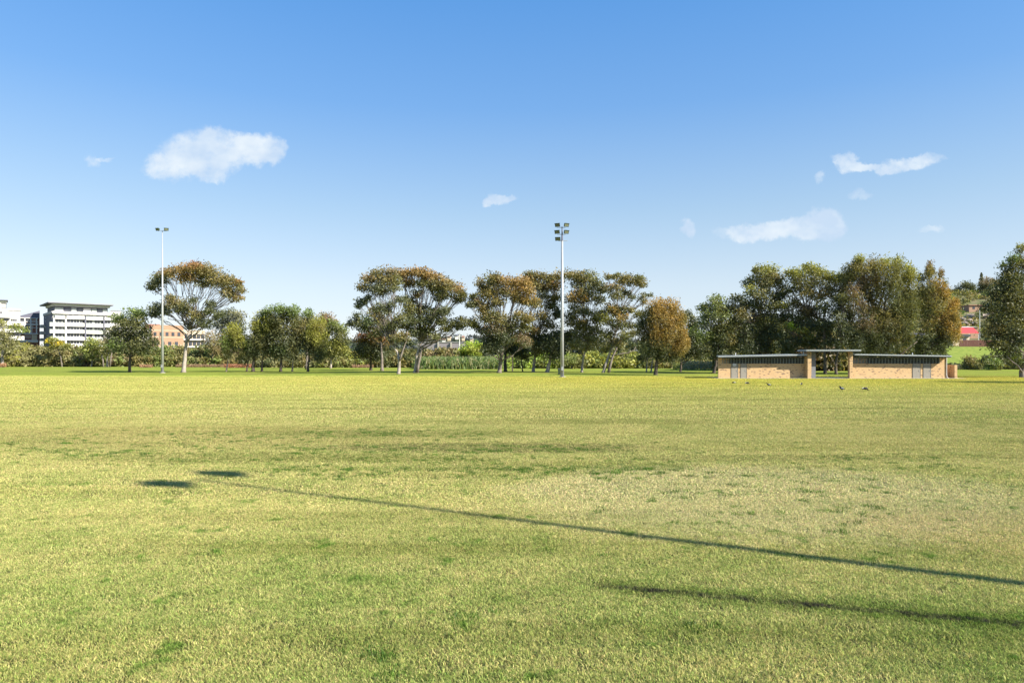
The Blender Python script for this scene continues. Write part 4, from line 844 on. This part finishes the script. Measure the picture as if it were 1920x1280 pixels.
# ------------------------------------------------------------------ apartment blocks on the left
def apt_frame(px, d, ang): 
    p = P(px, 0, d); return Vector((p.x, p.y, 0)), ang
def apartments():
    D0 = 300.0; k = D0/F; z = lambda py: CAMH+(YH-py)*k
    o, a = apt_frame(97.5, D0, R(41.4))
    r = empty('apartment_block', o, a, label='white six storey apartment block with dark shaded side wall and balcony bands', cat='building')
    def B(name, m, x0, x1, y0, y1, z0, z1, par=None):
        return link_local(name, MB().box(x0, x1, y0, y1, z0, z1).mesh(name), M[m], par or r)
    B('wall', 'apt_slate', 0, 22.6, .6, 25, 0, z(587.5))  # shade of this side is put into its darker wall and parapet colours
    B('facade_wall', 'apt_white', .3, 22.8, .2, .597, 0, z(587.6))
    B('parapet', 'apt_grey', -.25, -.003, -.1, 25.1, z(587.5), z(583)); B('parapet', 'apt_white', 0, 23, -1.2, -.8, z(587.8), z(583.2))
    B('terrace_slab', 'apt_white', 0, 22.9, -1.2, 25, z(587.5)+.003, z(587.0))
    B('penthouse_wall', 'apt_slate', 1.2, 22, 3.0, 23, z(587)+.003, z(572.5))
    B('fascia', 'apt_white', .6, 22.6, 1.0, 24, z(572.4), z(568.4)); B('roof', 'apt_slate', -1.4, 23.6, -.6, 26, z(568.3), z(567.0)); B('roof_edge', 'apt_grey', -1.6, 23.8, -.8, 26.2, z(567.0)+.003, z(566.2))
    for i, (x0, x1, m) in enumerate(((1.4, 4.6, 'apt_panel'), (5.2, 7.4, 'apt_glass'), (7.7, 9.6, 'apt_panel'), (10, 12, 'apt_glass'), (12.3, 15.2, 'apt_white'), (15.5, 17.6, 'apt_panel'), (17.9, 19.8, 'apt_glass'), (20, 21.8, 'apt_panel'))):
        B('window' if m == 'apt_glass' else 'wall_panel', m, x0, x1, 2.80, 2.997, z(586), z(574.5))
    bays = [(0.9, 4.5, 'apt_panel'), (5.3, 12.1, 'apt_white'), (12.7, 19.4, 'apt_panel'), (20.0, 22.8, 'apt_white')]
    for lv, (zt_, zb_) in enumerate(((590.6, 597), (604, 611), (617, 623.7), (630.7, 637.3), (644, 650.5), (657, 664))):
        for bi, (x0, x1, m) in enumerate(bays):
            xa = x0-1.9 if (bi == 0 and lv > 0) else x0-.0
            B('balcony', m, xa, x1, -1.35, .197, z(zb_), z(zt_))
            if m == 'apt_panel': B('slab_edge', 'apt_white', xa, x1, -1.42, -1.353, z(zb_)-.15, z(zb_)+.22)
        hh = (z(zb_)-2.0 , z(zb_)-.15)
        for (x0, x1) in ((1.3, 3.6), (3.9, 4.6), (5.6, 8.0), (8.2, 10.2), (10.5, 12.1), (13.0, 15.3), (16.2, 18.3), (18.6, 19.4), (20.3, 22.4)):
            w = B('window', 'apt_glass', x0, x1, .10, .197, hh[0], hh[1])
            link_local('window_frame', MB().box(x0-.08, x0, .06, .195, hh[0], hh[1]).box((x0+x1)/2-.04, (x0+x1)/2+.04, .05, .098, hh[0], hh[1]).mesh('window_frame'), M['white'], w)
    for (x0, x1) in ((1.3, 4.2), (6.2, 7.6), (8.4, 10.0), (13.2, 15.6), (16.6, 18.2), (20.4, 22.2)):
        n = 3
        for i in range(n): B('window', 'apt_glass', x0+(x1-x0)*i/n+.1, x0+(x1-x0)*(i+1)/n-.1, .10, .197, z(590.4), z(588.4))
    for x, m in ((4.9, 'apt_white'), (12.4, 'apt_slate'), (19.7, 'apt_slate'), (.55, 'apt_white')):
        B('fin', m, x-.28, x+.28, -1.6, .19, 0, z(592 if m == 'apt_slate' else 596))
    for zz_ in (593, 600, 612, 624, 637, 650): B('side_window', 'apt_panel', -.06, -.0+.595-.6+.003, 18, 19.4, z(zz_), z(zz_-2.6))
    for (zt_, zb_) in ((605.5, 611.5), (618.5, 624.5), (632, 637.5)): B('side_balcony', 'apt_grey', -1.6, -.004, 20, 24.4, z(zb_), z(zt_))
    # white wing further right
    o2 = P(207, 0, 330); k2 = 330/F; z2 = lambda py: CAMH+(YH-py)*k2
    r2 = empty('apartment_wing', (o2.x, o2.y, 0), R(30), label='lower white apartment wing right of the six storey block', cat='building')
    link_local('wall', MB().box(0, 4.6, 0, 10, 0, z2(583.5)).mesh('wall'), M['apt_white'], r2)
    link_local('lower_wall', MB().box(4.603, 15, 0, 10, 0, z2(612)).mesh('lower_wall'), M['apt_white'], r2)
    link_local('planter', MB().box(0, 4.5, .3, 1, z2(583.5)+.003, z2(582.2)).mesh('planter'), M['bark_dark'], r2)
    for i in range(3): link_local('window', MB().box(.6+i*.95, 1.2+i*.95, -.05, -.003, z2(591.5), z2(587.5)).mesh('window'), M['apt_glass'], r2)
    for zz_ in (600, 613, 626):
        for i in range(6 if zz_ > 610 else 2): link_local('window', MB().box(.5+i*2.4, 2.2+i*2.4, -.05, -.003, z2(zz_+5), z2(zz_)).mesh('window'), M['apt_glass'], r2)
    # slate gabled block between
    o3 = P(37, 0, 318); k3 = 318/F; z3 = lambda py: CAMH+(YH-py)*k3; x3 = lambda px: (px-37)*k3*.811
    r3 = empty('apartment_block', (o3.x, o3.y, 0), R(35.8), label='slate roofed block with white framed loggias between the two white blocks', cat='building')
    link_local('wall', MB().box(x3(34), x3(75), .5, 12, 0, z3(596)).mesh('wall'), M['apt_red'], r3)
    m = MB(); zl_, zr_ = z3(592), z3(581); m.hexa([(x3(37), 0, z3(596.0)), (x3(75), 0, z3(596.0)), (x3(75), 12, z3(596)), (x3(37), 12, z3(596))], [(x3(37), 0, zl_), (x3(75), 0, zr_), (x3(75), 12, zr_), (x3(37), 12, zl_)])
    link_local('gable_roof', m.mesh('gable_roof'), M['apt_slate'], r3)
    for (ya_, yb_) in ((595, 596.2), (602.5, 603.6), (606, 608.5), (613.5, 614.5), (624, 626), (639, 641), (637, 639)): link_local('band', MB().box(x3(37), x3(72), -.35, .497, z3(yb_), z3(ya_)-.004).mesh('band'), M['apt_white'], r3)
    for px_ in (46.5, 57.7, 69): link_local('column', MB().box(x3(px_)-.25, x3(px_)+.25, -.25, .49, z3(626), z3(596.3)).mesh('column'), M['apt_white'], r3)
    for (a_, c_, ya_, yb_) in ((38, 45.8, 597.5, 602), (47.5, 56.8, 597.5, 602), (58.8, 68, 597.5, 602), (47.5, 56.8, 609, 613), (58.5, 63, 609, 613.5), (46, 58.5, 627, 634), (52, 62, 615, 623)):
        link_local('window', MB().box(x3(a_), x3(c_), .3, .496, z3(yb_), z3(ya_)).mesh('window'), M['apt_glass'], r3)
    link_local('cream_wall', MB().box(x3(59.5), x3(70), -.3, .49, z3(642), z3(627)).mesh('cream_wall'), M['apt_cream'], r3)
    # left white block
    D4 = 285.0; k4 = D4/F; z4 = lambda py: CAMH+(YH-py)*k4; x4 = lambda px: (px-0)*k4*.803
    o4 = P(0, 0, D4)
    r4 = empty('apartment_block', (o4.x, o4.y, 0), R(36.5), label='white stepped apartment block cut by the left edge of the picture', cat='building')
    def B4(name, m, a_, c_, yt, yb, f0=0, f1=12): return link_local(name, MB().box(x4(a_), x4(c_), f0, f1, z4(yb), z4(yt)).mesh(name), M[m], r4)
    B4('roof', 'apt_slate', -60, 15, 562, 563.6, -1.5, 10); B4('fascia', 'apt_white', -60, 13, 563.7, 567, -.6, 9); B4('top_wall', 'apt_slate', -60, 12, 567.1, 578, 0, 9)
    B4('wall_panel', 'apt_grey', 3, 11, 569, 577.5, -.2, -.003); B4('wall_panel', 'apt_white', -10, 2.5, 568, 578, -.25, -.003)
    B4('wall', 'apt_white', -60, 15, 578.1, 700, 0, 12); B4('wing_wall', 'apt_grey', 15.2, 38.5, 581, 700, .5, 11); B4('wing_parapet', 'apt_white', 15, 39.5, 577.6, 580.9, .2, 11)
    for (c_, ya_, yb_) in ((20, 588, 595.5), (46, 602, 609.5), (42, 616, 622.5), (46, 629.5, 637)): B4('balcony', 'apt_white', -60, c_, ya_, yb_, -2.2, -.004)
    for (a_, c_, ya_, yb_) in ((0, 4, 584, 587.5), (-8, -2, 584, 587.5), (-20, 16, 596, 601.5), (-20, 32, 610, 615.7), (-20, 36, 623, 629), (21, 23.5, 597.5, 601.5), (25, 28, 597.5, 601.5), (29.3, 31.5, 597.5, 601.5)):
        B4('window', 'apt_glass', a_, c_, ya_, yb_, -.15 if c_ < 20 else .3, -.005 if c_ < 20 else .497)
    B4('wall_panel', 'apt_white', 23, 30, 583, 588.5, .35, .496)
    # tan brick apartments behind the umbrella gum
    D5 = 320.0; k5 = D5/F; z5 = lambda py: CAMH+(YH-py)*k5
    o5 = P(258, 0, D5); x5 = lambda px: (px-258)*k5*.885
    r5 = empty('brick_apartments', (o5.x, o5.y, 0), R(27.5), label='tan brick apartments with cream balcony frames behind the umbrella gum', cat='building')
    def B5(name, m, a_, c_, yt, yb, f0=0, f1=12): return link_local(name, MB().box(x5(a_), x5(c_), f0, f1, z5(yb), z5(yt)).mesh(name), M[m], r5)
    B5('brick_wall', 'brick_far', 284, 346, 608.5, 700); B5('left_wall', 'apt_white', 258, 283.8, 614, 700, 1, 12); B5('right_wall', 'apt_cream', 346.2, 388, 617, 700, 2, 12)
    for yy in (618, 631, 646): B5('string_course', 'apt_cream', 284, 346, yy, yy+1.2, -.08, -.003)
    for i in range(5): B5('window', 'apt_glass', 288+i*11.5, 293.5+i*11.5, 622, 629, -.06, -.004)
    B5('parapet', 'apt_red', 272, 300, 606.5, 613.8, 3, 11)
    for (a_, c_, ya_, yb_) in ((260, 268, 619, 629), (270, 281, 620, 630), (276, 283, 638, 648), (261, 272, 640, 650)): B5('window', 'apt_glass', a_, c_, ya_, yb_, .7, .997)
    for j in range(3):
        for i in range(5):
            a_ = 348+i*8.2; B5('balcony_opening', 'apt_glass', a_+1, a_+6.8, 624+j*14, 633+j*14, 1.6, 1.996)
    for j in range(3): B5('balcony_slab', 'apt_white', 346.2, 389, 634+j*14, 636.5+j*14, .6, 1.997)
    for i in range(4): B5('window', 'apt_glass', 290+i*13, 296+i*13, 640, 647, -.15, -.003)
    B5('terrace_rail', 'apt_grey', 286, 345, 650, 655, -1.5, -.16)
apartments()

# ------------------------------------------------------------------ houses on the hill and beyond
def house(px0, px1, ytop, yeave, ybot, d, wall, roofm, label, flat=False, name='house', dep=8):
    k = d/F; o = P((px0+px1)/2, 0, d); z = lambda py: CAMH+(YH-py)*k; w = (px1-px0)*k/2
    r = empty(name, (o.x, o.y, z(ybot)), 0, label=label, cat='house'); zb = z(ybot); H = z(yeave)-zb
    link_local('wall', MB().box(-w*.94, w*.94, 0, dep, -2.5, H).mesh('wall'), M[wall], r)
    T = z(ytop)-zb
    m = MB()
    if flat: m.box(-w, w, -.6, dep+.5, H+.003, T)
    else: m.hexa([(-w, -.5, H+.003), (w, -.5, H+.003), (w, dep+.5, H+.003), (-w, dep+.5, H+.003)], [(-w*.75, dep*.45, T), (w*.75, dep*.45, T), (w*.75, dep*.55, T), (-w*.75, dep*.55, T)])
    link_local('roof', m.mesh('roof'), M[roofm], r)
    n = max(2, int(w*2/3.2))
    for i in range(n):
        x = -w*.85+(i+.5)*w*1.7/n
        link_local('window', MB().box(x-.6, x+.6, -.06, -.003, H*.35, H*.8).mesh('window'), M['apt_glass'], r)
    return r
house(1795, 1836, 611, 613.5, 622, 262, 'brick_far', 'white', 'house with vivid red sloping roof above the grassy bank', dep=12)
# the red roof slopes toward the camera
k = 262/F; o = P(1815, 0, 255); z = lambda py: CAMH+(YH-py)*255/F
rr = empty('red_awning', (o.x, o.y, z(623)), label='sloping bright red awning below the white roof edge on the hillside', cat='awning')
link_local('sheet', MB().hexa([(-3.2, 0, -.3), (4.2, 0, -.3), (4.2, .3, -.3), (-3.2, .3, -.3)], [(-4.5, 3.5, 2.0), (4.2, 3.5, 2.0), (4.2, 3.9, 2.0), (-4.5, 3.9, 2.0)]).mesh('sheet'), M['redroof'], rr)
for x in (-3, 0.5, 4): link_local('post', MB().box(x-.06, x+.06, .1, .22, -4.5, -.3).mesh('post'), M['white'], rr)
house(1786, 1818, 627, 631, 646, 246, 'apt_cream', 'fascia', 'low yellow tan house with dark roof behind the hanging orange foliage', flat=True)
house(1816, 1850, 571.5, 572.5, 583, 350, 'brick_far', 'tile_roof', 'tan house with a flat pale roof high on the hillside', flat=True)
house(1702, 1734, 624, 628, 650, 248, 'apt_grey', 'apt_slate', 'blue grey house glimpsed between the two big casuarinas', flat=True)
house(1845, 1880, 592, 596, 604, 330, 'apt_cream', 'tile_roof', 'cream house with tiled roof half hidden on the hillside')
fr = empty('paling_fence', hp(1828, 238), label='red brown paling fence along the top of the grassy bank', cat='fence')
xa = (1798-960)/F*238; xb = (1868-960)/F*238; zf = hill_h((1828-960)/F*238, 238)
n = 44
me_p = MB().box(-.13, .13, 0, .04, 0, 2.4).mesh('paling')
me_p.materials.append(M['timber_red'])
for i in range(n):
    o = bpy.data.objects.new('paling', me_p); COL.objects.link(o); o.parent = fr; x = xa+(xb-xa)*(i+.5)/n
    o.location = (x-fr.location.x, random.uniform(-.01, .01), hill_h(x, 238)-fr.location.z-.15+random.uniform(-.06, .06))
for kx in (.5, 1.9): link_local('rail', MB().box(xa-fr.location.x, xb-fr.location.x, .08, .16, kx-.1, kx).mesh('rail'), M['timber_red'], fr)
# rocks on the hillside
def rock(p, s, label, group=None, name='boulder', mat='rock'):
    bm = bmesh.new(); bmesh.ops.create_icosphere(bm, subdivisions=2, radius=1)
    for v in bm.verts: v.co *= 1+random.uniform(-.22, .22); v.co.x *= s[0]; v.co.y *= s[1]; v.co.z *= s[2]
    me = bpy.data.meshes.new(name); bm.to_mesh(me); bm.free()
    o = link(name, me, M[mat]); o.location = p; o.rotation_euler = (0, 0, random.uniform(0, 3)); return tag(o, label, 'rock', group)
RL = ['leftmost mid sized boulder on the hillside beside the golden casuarina', 'second boulder from the left, above the red roof', 'largest pinkish boulder, straight above the red roof', 'boulder just left of the white utility pole',
      'boulder touching the left side of the utility pole line', 'upper boulder behind the largest pinkish one', 'small low boulder lowest above the red roof', 'boulder right of the utility pole, first of three', 'broad middle boulder of the three right of the utility pole',
      'rightmost boulder against the big dark tree', 'small boulder low beside the golden casuarina', 'highest boulder on the slope left of the utility pole']
GR = 'sandstone boulders on the hillside'
for i, (px, d, s_) in enumerate(((1782, 305, 2.2), (1792, 312, 1.8), (1803, 308, 2.6), (1816, 316, 2.3), (1826, 311, 1.8), (1799, 322, 2.0), (1812, 300, 1.5), (1845, 325, 2.2), (1858, 330, 2.4), (1868, 322, 1.8), (1788, 298, 1.6), (1822, 328, 2.1))):
    rock(hp(px, d, .6), (s_*1.5, s_, s_*.6), RL[i], GR)
rock(G(444, 689)+Vector((0, 0, .35)), (1.3, .6, .55), 'pale rounded rock lying at the shrubbery edge behind the small casuarinas', mat='apt_cream')
# utility pole on the hill
def upole(px, d, y0_, y1_, label, r=.14, arm=True, ground=None):
    b = Vector(hp(px, d)) if ground is None else P(px, YH, d)*1
    if ground is not None: b.z = ground
    o = empty('utility_pole', b, label=label, cat='pole'); top = P(px, y0_, d).z
    MB().tube([b, (b.x, b.y, top)], [r, r*.7], 8).obj('post', M['white'], o)
    if arm: MB().box(b.x-.9, b.x+.9, b.y-.06, b.y+.06, top-.8, top-.65).obj('crossarm', M['white'], o)
upole(1837, 275, 578, 612, 'thin white utility pole on the hillside above the red roof', arm=False)
# elevated roadway / wall between the gums
dv = 420.0; kv = dv/F; zv = lambda py: CAMH+(YH-py)*kv; ov = P(838, 0, dv)
va = empty('low_warehouse', (ov.x, ov.y, 0), label='low dark grey warehouse wall seen between the broad pair and the bushy gum', cat='building')
link_local('wall', MB().box(-22, 14, 0, 8, 0, zv(642)).mesh('wall'), M['far_wall'], va)
link_local('roof', MB().box(-22.5, 14.5, -.4, 8.4, zv(642)+.003, zv(641)).mesh('roof'), M['apt_grey'], va)
for px in (822, 846): x = (px-838)*kv; link_local('concrete_post', MB().box(x-.45, x+.45, -1.2, -.45, 0, zv(642)-.02).mesh('concrete_post'), M['concrete'], va)
upole(861.5, 400, 627, 650, 'tall pale power pole with a crossarm seen between the gums', r=.3, ground=0)
for (px, py, w, wl_, rf, lab) in ((842, 631, 9, 'apt_cream', 'tile_roof', 'cream house on the far ridge, leftmost between the gums'), (856, 628.5, 8, 'apt_white', 'apt_slate', 'white house on the far ridge beside the power pole'),
                             (868, 631, 7, 'apt_cream', 'tile_roof', 'cream house on the far ridge right of the power pole'), (832, 636, 9, 'apt_white', 'tile_roof', 'low white house at the foot of the ridge between the gums'), (884, 634, 8, 'apt_cream', 'roofmetal', 'small cream house on the ridge near the bushy gum'), (1166, 640, 8, 'apt_grey', 'tile_roof', 'grey house on the ridge glimpsed under the open topped gum')):
    house(px-w*.36, px+w*.36, py-1.6, py+.5, py+4, 842, wl_, rf, lab, dep=8)

# bin behind the near pole
b = G(1049.5, 703); bo = empty('rubbish_bin', b, label='small dark wheeled rubbish bin just left of the near pole foot', cat='bin')
link_local('bin_body', MB().hexa([(-.22, -.25, .08), (.22, -.25, .08), (.22, .25, .08), (-.22, .25, .08)], [(-.3, -.34, 1.0), (.3, -.34, 1.0), (.3, .34, 1.0), (-.3, .34, 1.0)]).mesh('bin_body'), M['lamp_dark'], bo)
link_local('lid', MB().hexa([(-.33, -.38, 1.003), (.33, -.38, 1.003), (.33, .38, 1.003), (-.33, .38, 1.003)], [(-.28, -.32, 1.1), (.28, -.32, 1.1), (.28, .36, 1.1), (-.28, .36, 1.1)]).mesh('lid'), M['fascia'], bo)
for sx in (-1, 1): link_local('wheel', MB().tube([(sx*.24, .28, .12), (sx*.30, .28, .12)], [.12, .12], 10).mesh('wheel'), M['fascia'], bo)

# ------------------------------------------------------------------ birds on the lawn
def bird(px, py, yaw, label, peck, s=1.0):
    s *= .95
    p = G(px, py); r = empty('bird', p, yaw, label=label, cat='bird', group='dark birds feeding on the lawn')
    hd = (-.05, .10) if peck else (.02, .36)
    pts = [(-.30, 0, .16), (-.18, 0, .19), (-.08, 0, .20), (.04, 0, .21), (.13, 0, .22), (.19, 0, .22+(hd[1]-.22)*.6), (.23, 0, hd[1]), (.27, 0, hd[1]-.01), (.36, 0, hd[1]-.03-(.04 if peck else 0))]
    m = MB().tube([Vector(q)*s for q in pts], [q*s for q in (.012, .035, .075, .095, .08, .05, .045, .03, .004)], 8)
    link_local('body', m.mesh('body', True), M['bird'], r)
    link_local('wing', MB().tube([Vector(q)*s for q in ((-.24, .05, .2), (-.1, .085, .23), (.06, .07, .24))], [.01, .035*s, .02*s], 6).mesh('wing', True), M['birdwhite'], r)
    for sy in (-1, 1): link_local('leg', MB().tube([Vector(q)*s for q in ((0, sy*.04, .15), (.01, sy*.04, .07), (0, sy*.04, 0), (.05, sy*.04, .005))], [.012*s, .008*s, .008*s, .005*s], 5).mesh('leg'), M['bird'], r)
bird(1401, 721, .3, 'black bird on the lawn below the left wing doors, second from left', True, 1.0)
bird(1376, 719.5, 2.8, 'leftmost black bird on the lawn, just below the first door', True, .8)
bird(1442, 724.5, 2.4, 'black bird on the lawn below the middle of the left wing wall', False, .95)
bird(1503, 723, 1.0, 'black bird on the lawn in front of the left portal pier', False, .95)
bird(1579, 733, 1.9, 'upright black bird on the lawn in front of the right portal pier', False, 1.15)
bird(1622, 733, .2, 'rightmost black bird, tail raised, on the lawn before the right wing', True, 1.15)

# ------------------------------------------------------------------ grass blades: patches instanced over the near field
def blade_patch(name, size, n, L, w, seed):
    r = np.random.default_rng(seed)
    p = np.zeros((n, 3)); p[:, :2] = r.uniform(-size/2, size/2, (n, 2)); p[:, 2] = 0
    a = r.uniform(0, 2*np.pi, n); lean = r.uniform(.5, 1.5, n); Ls = L*r.uniform(.5, 1.25, n)
    h = np.stack([np.cos(a), np.sin(a), np.zeros(n)], 1); s_ = np.stack([-np.sin(a), np.cos(a), np.zeros(n)], 1)
    tw = r.uniform(0, 2*np.pi, n); s_ = s_*np.cos(tw)[:, None] + h*np.sin(tw)[:, None]
    up = np.array([0, 0, 1.0])
    mid = p + (h*np.sin(lean*.6)[:, None] + up*np.cos(lean*.6)[:, None])*Ls[:, None]*.55
    tip = mid + (h*np.sin(lean*1.2)[:, None] + up*np.cos(lean*1.2)[:, None])*Ls[:, None]*.5
    ww = (w*r.uniform(.6, 1.3, n))[:, None]
    v = np.stack([p-s_*ww*.5, p+s_*ww*.5, mid+s_*ww*.5, mid-s_*ww*.5, tip], 1)
    me = bpy.data.meshes.new(name)
    base = np.arange(n)[:, None]*5
    faces = np.concatenate([base+np.array([0, 1, 2, 3]), base+np.array([3, 2, 4])], 1).astype(np.int32)
    me.vertices.add(5*n); me.vertices.foreach_set('co', v.ravel())
    me.loops.add(7*n); me.loops.foreach_set('vertex_index', faces.ravel())
    me.polygons.add(2*n)
    st = (np.arange(n)[:, None]*7 + np.array([0, 4])).ravel().astype(np.int32); me.polygons.foreach_set('loop_start', st)
    me.update(calc_edges=True)
    ca = me.color_attributes.new('tint', 'FLOAT_COLOR', 'POINT')
    pal = np.array([(1.15, 1.15, .9), (1.45, 1.3, 1.3), (.75, 1.0, .6), (.55, .62, .5), (1.3, 1.05, 1.0), (1.0, 1.15, .75)])
    pr = r.choice(len(pal), n, p=[.3, .22, .16, .1, .1, .12]); c = pal[pr]*r.uniform(.62, 1.32, (n, 1))
    c4 = np.ones((n, 5, 4)); c4[:, :, :3] = c[:, None, :]; ca.data.foreach_set('color', c4.ravel())
    me.materials.append(M['blade'])
    return me
def scatter_field(name, label, y0_, y1_, cell, meshes, keep=lambda x, y: 1.0):
    src = bpy.data.collections.new(name+'_source')
    for i, me in enumerate(meshes):
        o = bpy.data.objects.new('%s_source' % name, me); src.objects.link(o)
    pts = []; rot = []; scl = []; idx = []
    y = y0_
    while y < y1_:
        hw = y*.80+1.2; x = -hw
        while x < hw:
            if random.random() < keep(x, y):
                pts.append((x+random.uniform(-.2, .2)*cell, y+random.uniform(-.2, .2)*cell, 0)); rot.append(random.uniform(0, 6.283)); scl.append(random.uniform(.85, 1.25)); idx.append(random.randrange(len(meshes)))
            x += cell
        y += cell
    me = bpy.data.meshes.new(name); me.from_pydata(pts, [], []); me.update()
    for nm, ty, dat in (('rotz', 'FLOAT', rot), ('scl', 'FLOAT', scl), ('pick', 'INT', idx)):
        at = me.attributes.new(nm, ty, 'POINT'); at.data.foreach_set('value', dat)
    ob = tag(link(name, me, M['blade']), label, 'grass', kind='stuff')
    ng = bpy.data.node_groups.new(name+'_nodes', 'GeometryNodeTree')
    ng.interface.new_socket('Geometry', in_out='INPUT', socket_type='NodeSocketGeometry'); ng.interface.new_socket('Geometry', in_out='OUTPUT', socket_type='NodeSocketGeometry')
    N = ng.nodes.new; gi = N('NodeGroupInput'); go = N('NodeGroupOutput'); iop = N('GeometryNodeInstanceOnPoints'); ci = N('GeometryNodeCollectionInfo')
    ci.inputs['Collection'].default_value = src; ci.inputs['Separate Children'].default_value = True; ci.inputs['Reset Children'].default_value = True
    def attr(nm, ty):
        a = N('GeometryNodeInputNamedAttribute'); a.data_type = ty; a.inputs['Name'].default_value = nm; return [s_ for s_ in a.outputs if s_.enabled][0]
    cx = N('ShaderNodeCombineXYZ'); L_ = ng.links.new
    L_(attr('rotz', 'FLOAT'), cx.inputs[2]); e2r = N('FunctionNodeEulerToRotation'); L_(cx.outputs[0], e2r.inputs[0])
    L_(gi.outputs[0], iop.inputs['Points']); L_(ci.outputs[0], iop.inputs['Instance']); iop.inputs['Pick Instance'].default_value = True
    L_(attr('pick', 'INT'), iop.inputs['Instance Index']); L_(e2r.outputs[0], iop.inputs['Rotation'])
    L_(attr('scl', 'FLOAT'), iop.inputs['Scale']); L_(iop.outputs[0], go.inputs[0])
    md = ob.modifiers.new('scatter', 'NODES'); md.node_group = ng
    return ob, len(pts)
r1 = scatter_field('near_grass', 'short mixed green and straw coloured turf across the foreground', 4.8, 13, .42, [blade_patch('turf%d' % i, .64, 2650, .038, .0048, i) for i in range(4)])
r2 = scatter_field('middle_grass', 'short dry turf across the middle of the field', 12.8, 30, .9, [blade_patch('turfb%d' % i, 1.36, 4300, .042, .0088, 20+i) for i in range(4)])
r3 = scatter_field('farther_grass', 'short turf of the far half of the field up to the trees', 29.5, 58, 2.0, [blade_patch('turfc%d' % i, 3.0, 4700, .05, .018, 40+i) for i in range(3)])
r4 = scatter_field('farthest_grass', 'yellow green turf in front of the building and the near pole', 57.5, 106, 3.0, [blade_patch('turfd%d' % i, 4.4, 5600, .06, .032, 60+i) for i in range(3)])
# darker green tufts in the dry patch and along the worn bands
def tufts():
    P_, F_, C_ = [], [], []
    spots = [(random.gauss(960, 200), random.gauss(846, 9)) for _ in range(90)] + [(random.uniform(0, 640), random.gauss(838, 14)) for _ in range(80)] + [(random.uniform(350, 900), random.gauss(815, 6)) for _ in range(60)] + [(random.uniform(500, 1250), random.gauss(884, 7)) for _ in range(60)] + [(random.gauss(1480, 170), random.uniform(868, 985)) for _ in range(60)] + [(random.uniform(560, 1300), random.uniform(860, 900)) for _ in range(55)] \
        + [(random.uniform(120, 260), random.uniform(846, 856)) for _ in range(10)] + [(random.uniform(600, 720), random.uniform(800, 820)) for _ in range(18)] + [(random.uniform(0, 500), random.uniform(800, 860)) for _ in range(40)] \
        + [(random.uniform(1540, 1830), random.uniform(850, 890)) for _ in range(22)] + [(1585, 998), (1578, 1000), (910, 1155), (700, 1232), (690, 1228), (745, 1265), (1300, 1180), (1130, 1045), (1010, 1030)]
    for (px, py) in spots:
        g_ = G(px, py)
        for c_ in range(random.randint(2, 5)):
            cx_, cy_ = g_.x+random.gauss(0, .12), g_.y+random.gauss(0, .07)
            col = random.choice([(.07, .15, .02), (.10, .20, .025), (.06, .12, .02)])
            for k in range(26):
                x, y = cx_+random.gauss(0, .045), cy_+random.gauss(0, .045); h = random.uniform(.025, .075); a = random.uniform(0, 6.28); w = .004+.0002*g_.y
                sx_, sy_ = math.cos(a)*w, math.sin(a)*w; o = len(P_)
                P_ += [(x-sx_, y-sy_, 0), (x+sx_, y+sy_, 0), (x+random.gauss(0, .02), y+random.gauss(0, .02), h)]; F_.append((o, o+1, o+2)); C_ += [(*col, 1)]*3
    me = bpy.data.meshes.new('grass_tufts'); me.from_pydata(P_, [], F_); me.update()
    ca = me.color_attributes.new('tint', 'FLOAT_COLOR', 'POINT'); ca.data.foreach_set('color', np.array(C_, dtype=float).ravel())
    tag(link('grass_tufts', me, M['shrub']), 'dark green grass tufts dotted over the dry patch and worn bands', 'grass', kind='stuff')
tufts()

# ------------------------------------------------------------------ render settings
scene.render.engine = 'CYCLES'
scene.cycles.max_bounces = 6; scene.cycles.diffuse_bounces = 3; scene.cycles.transparent_max_bounces = 8
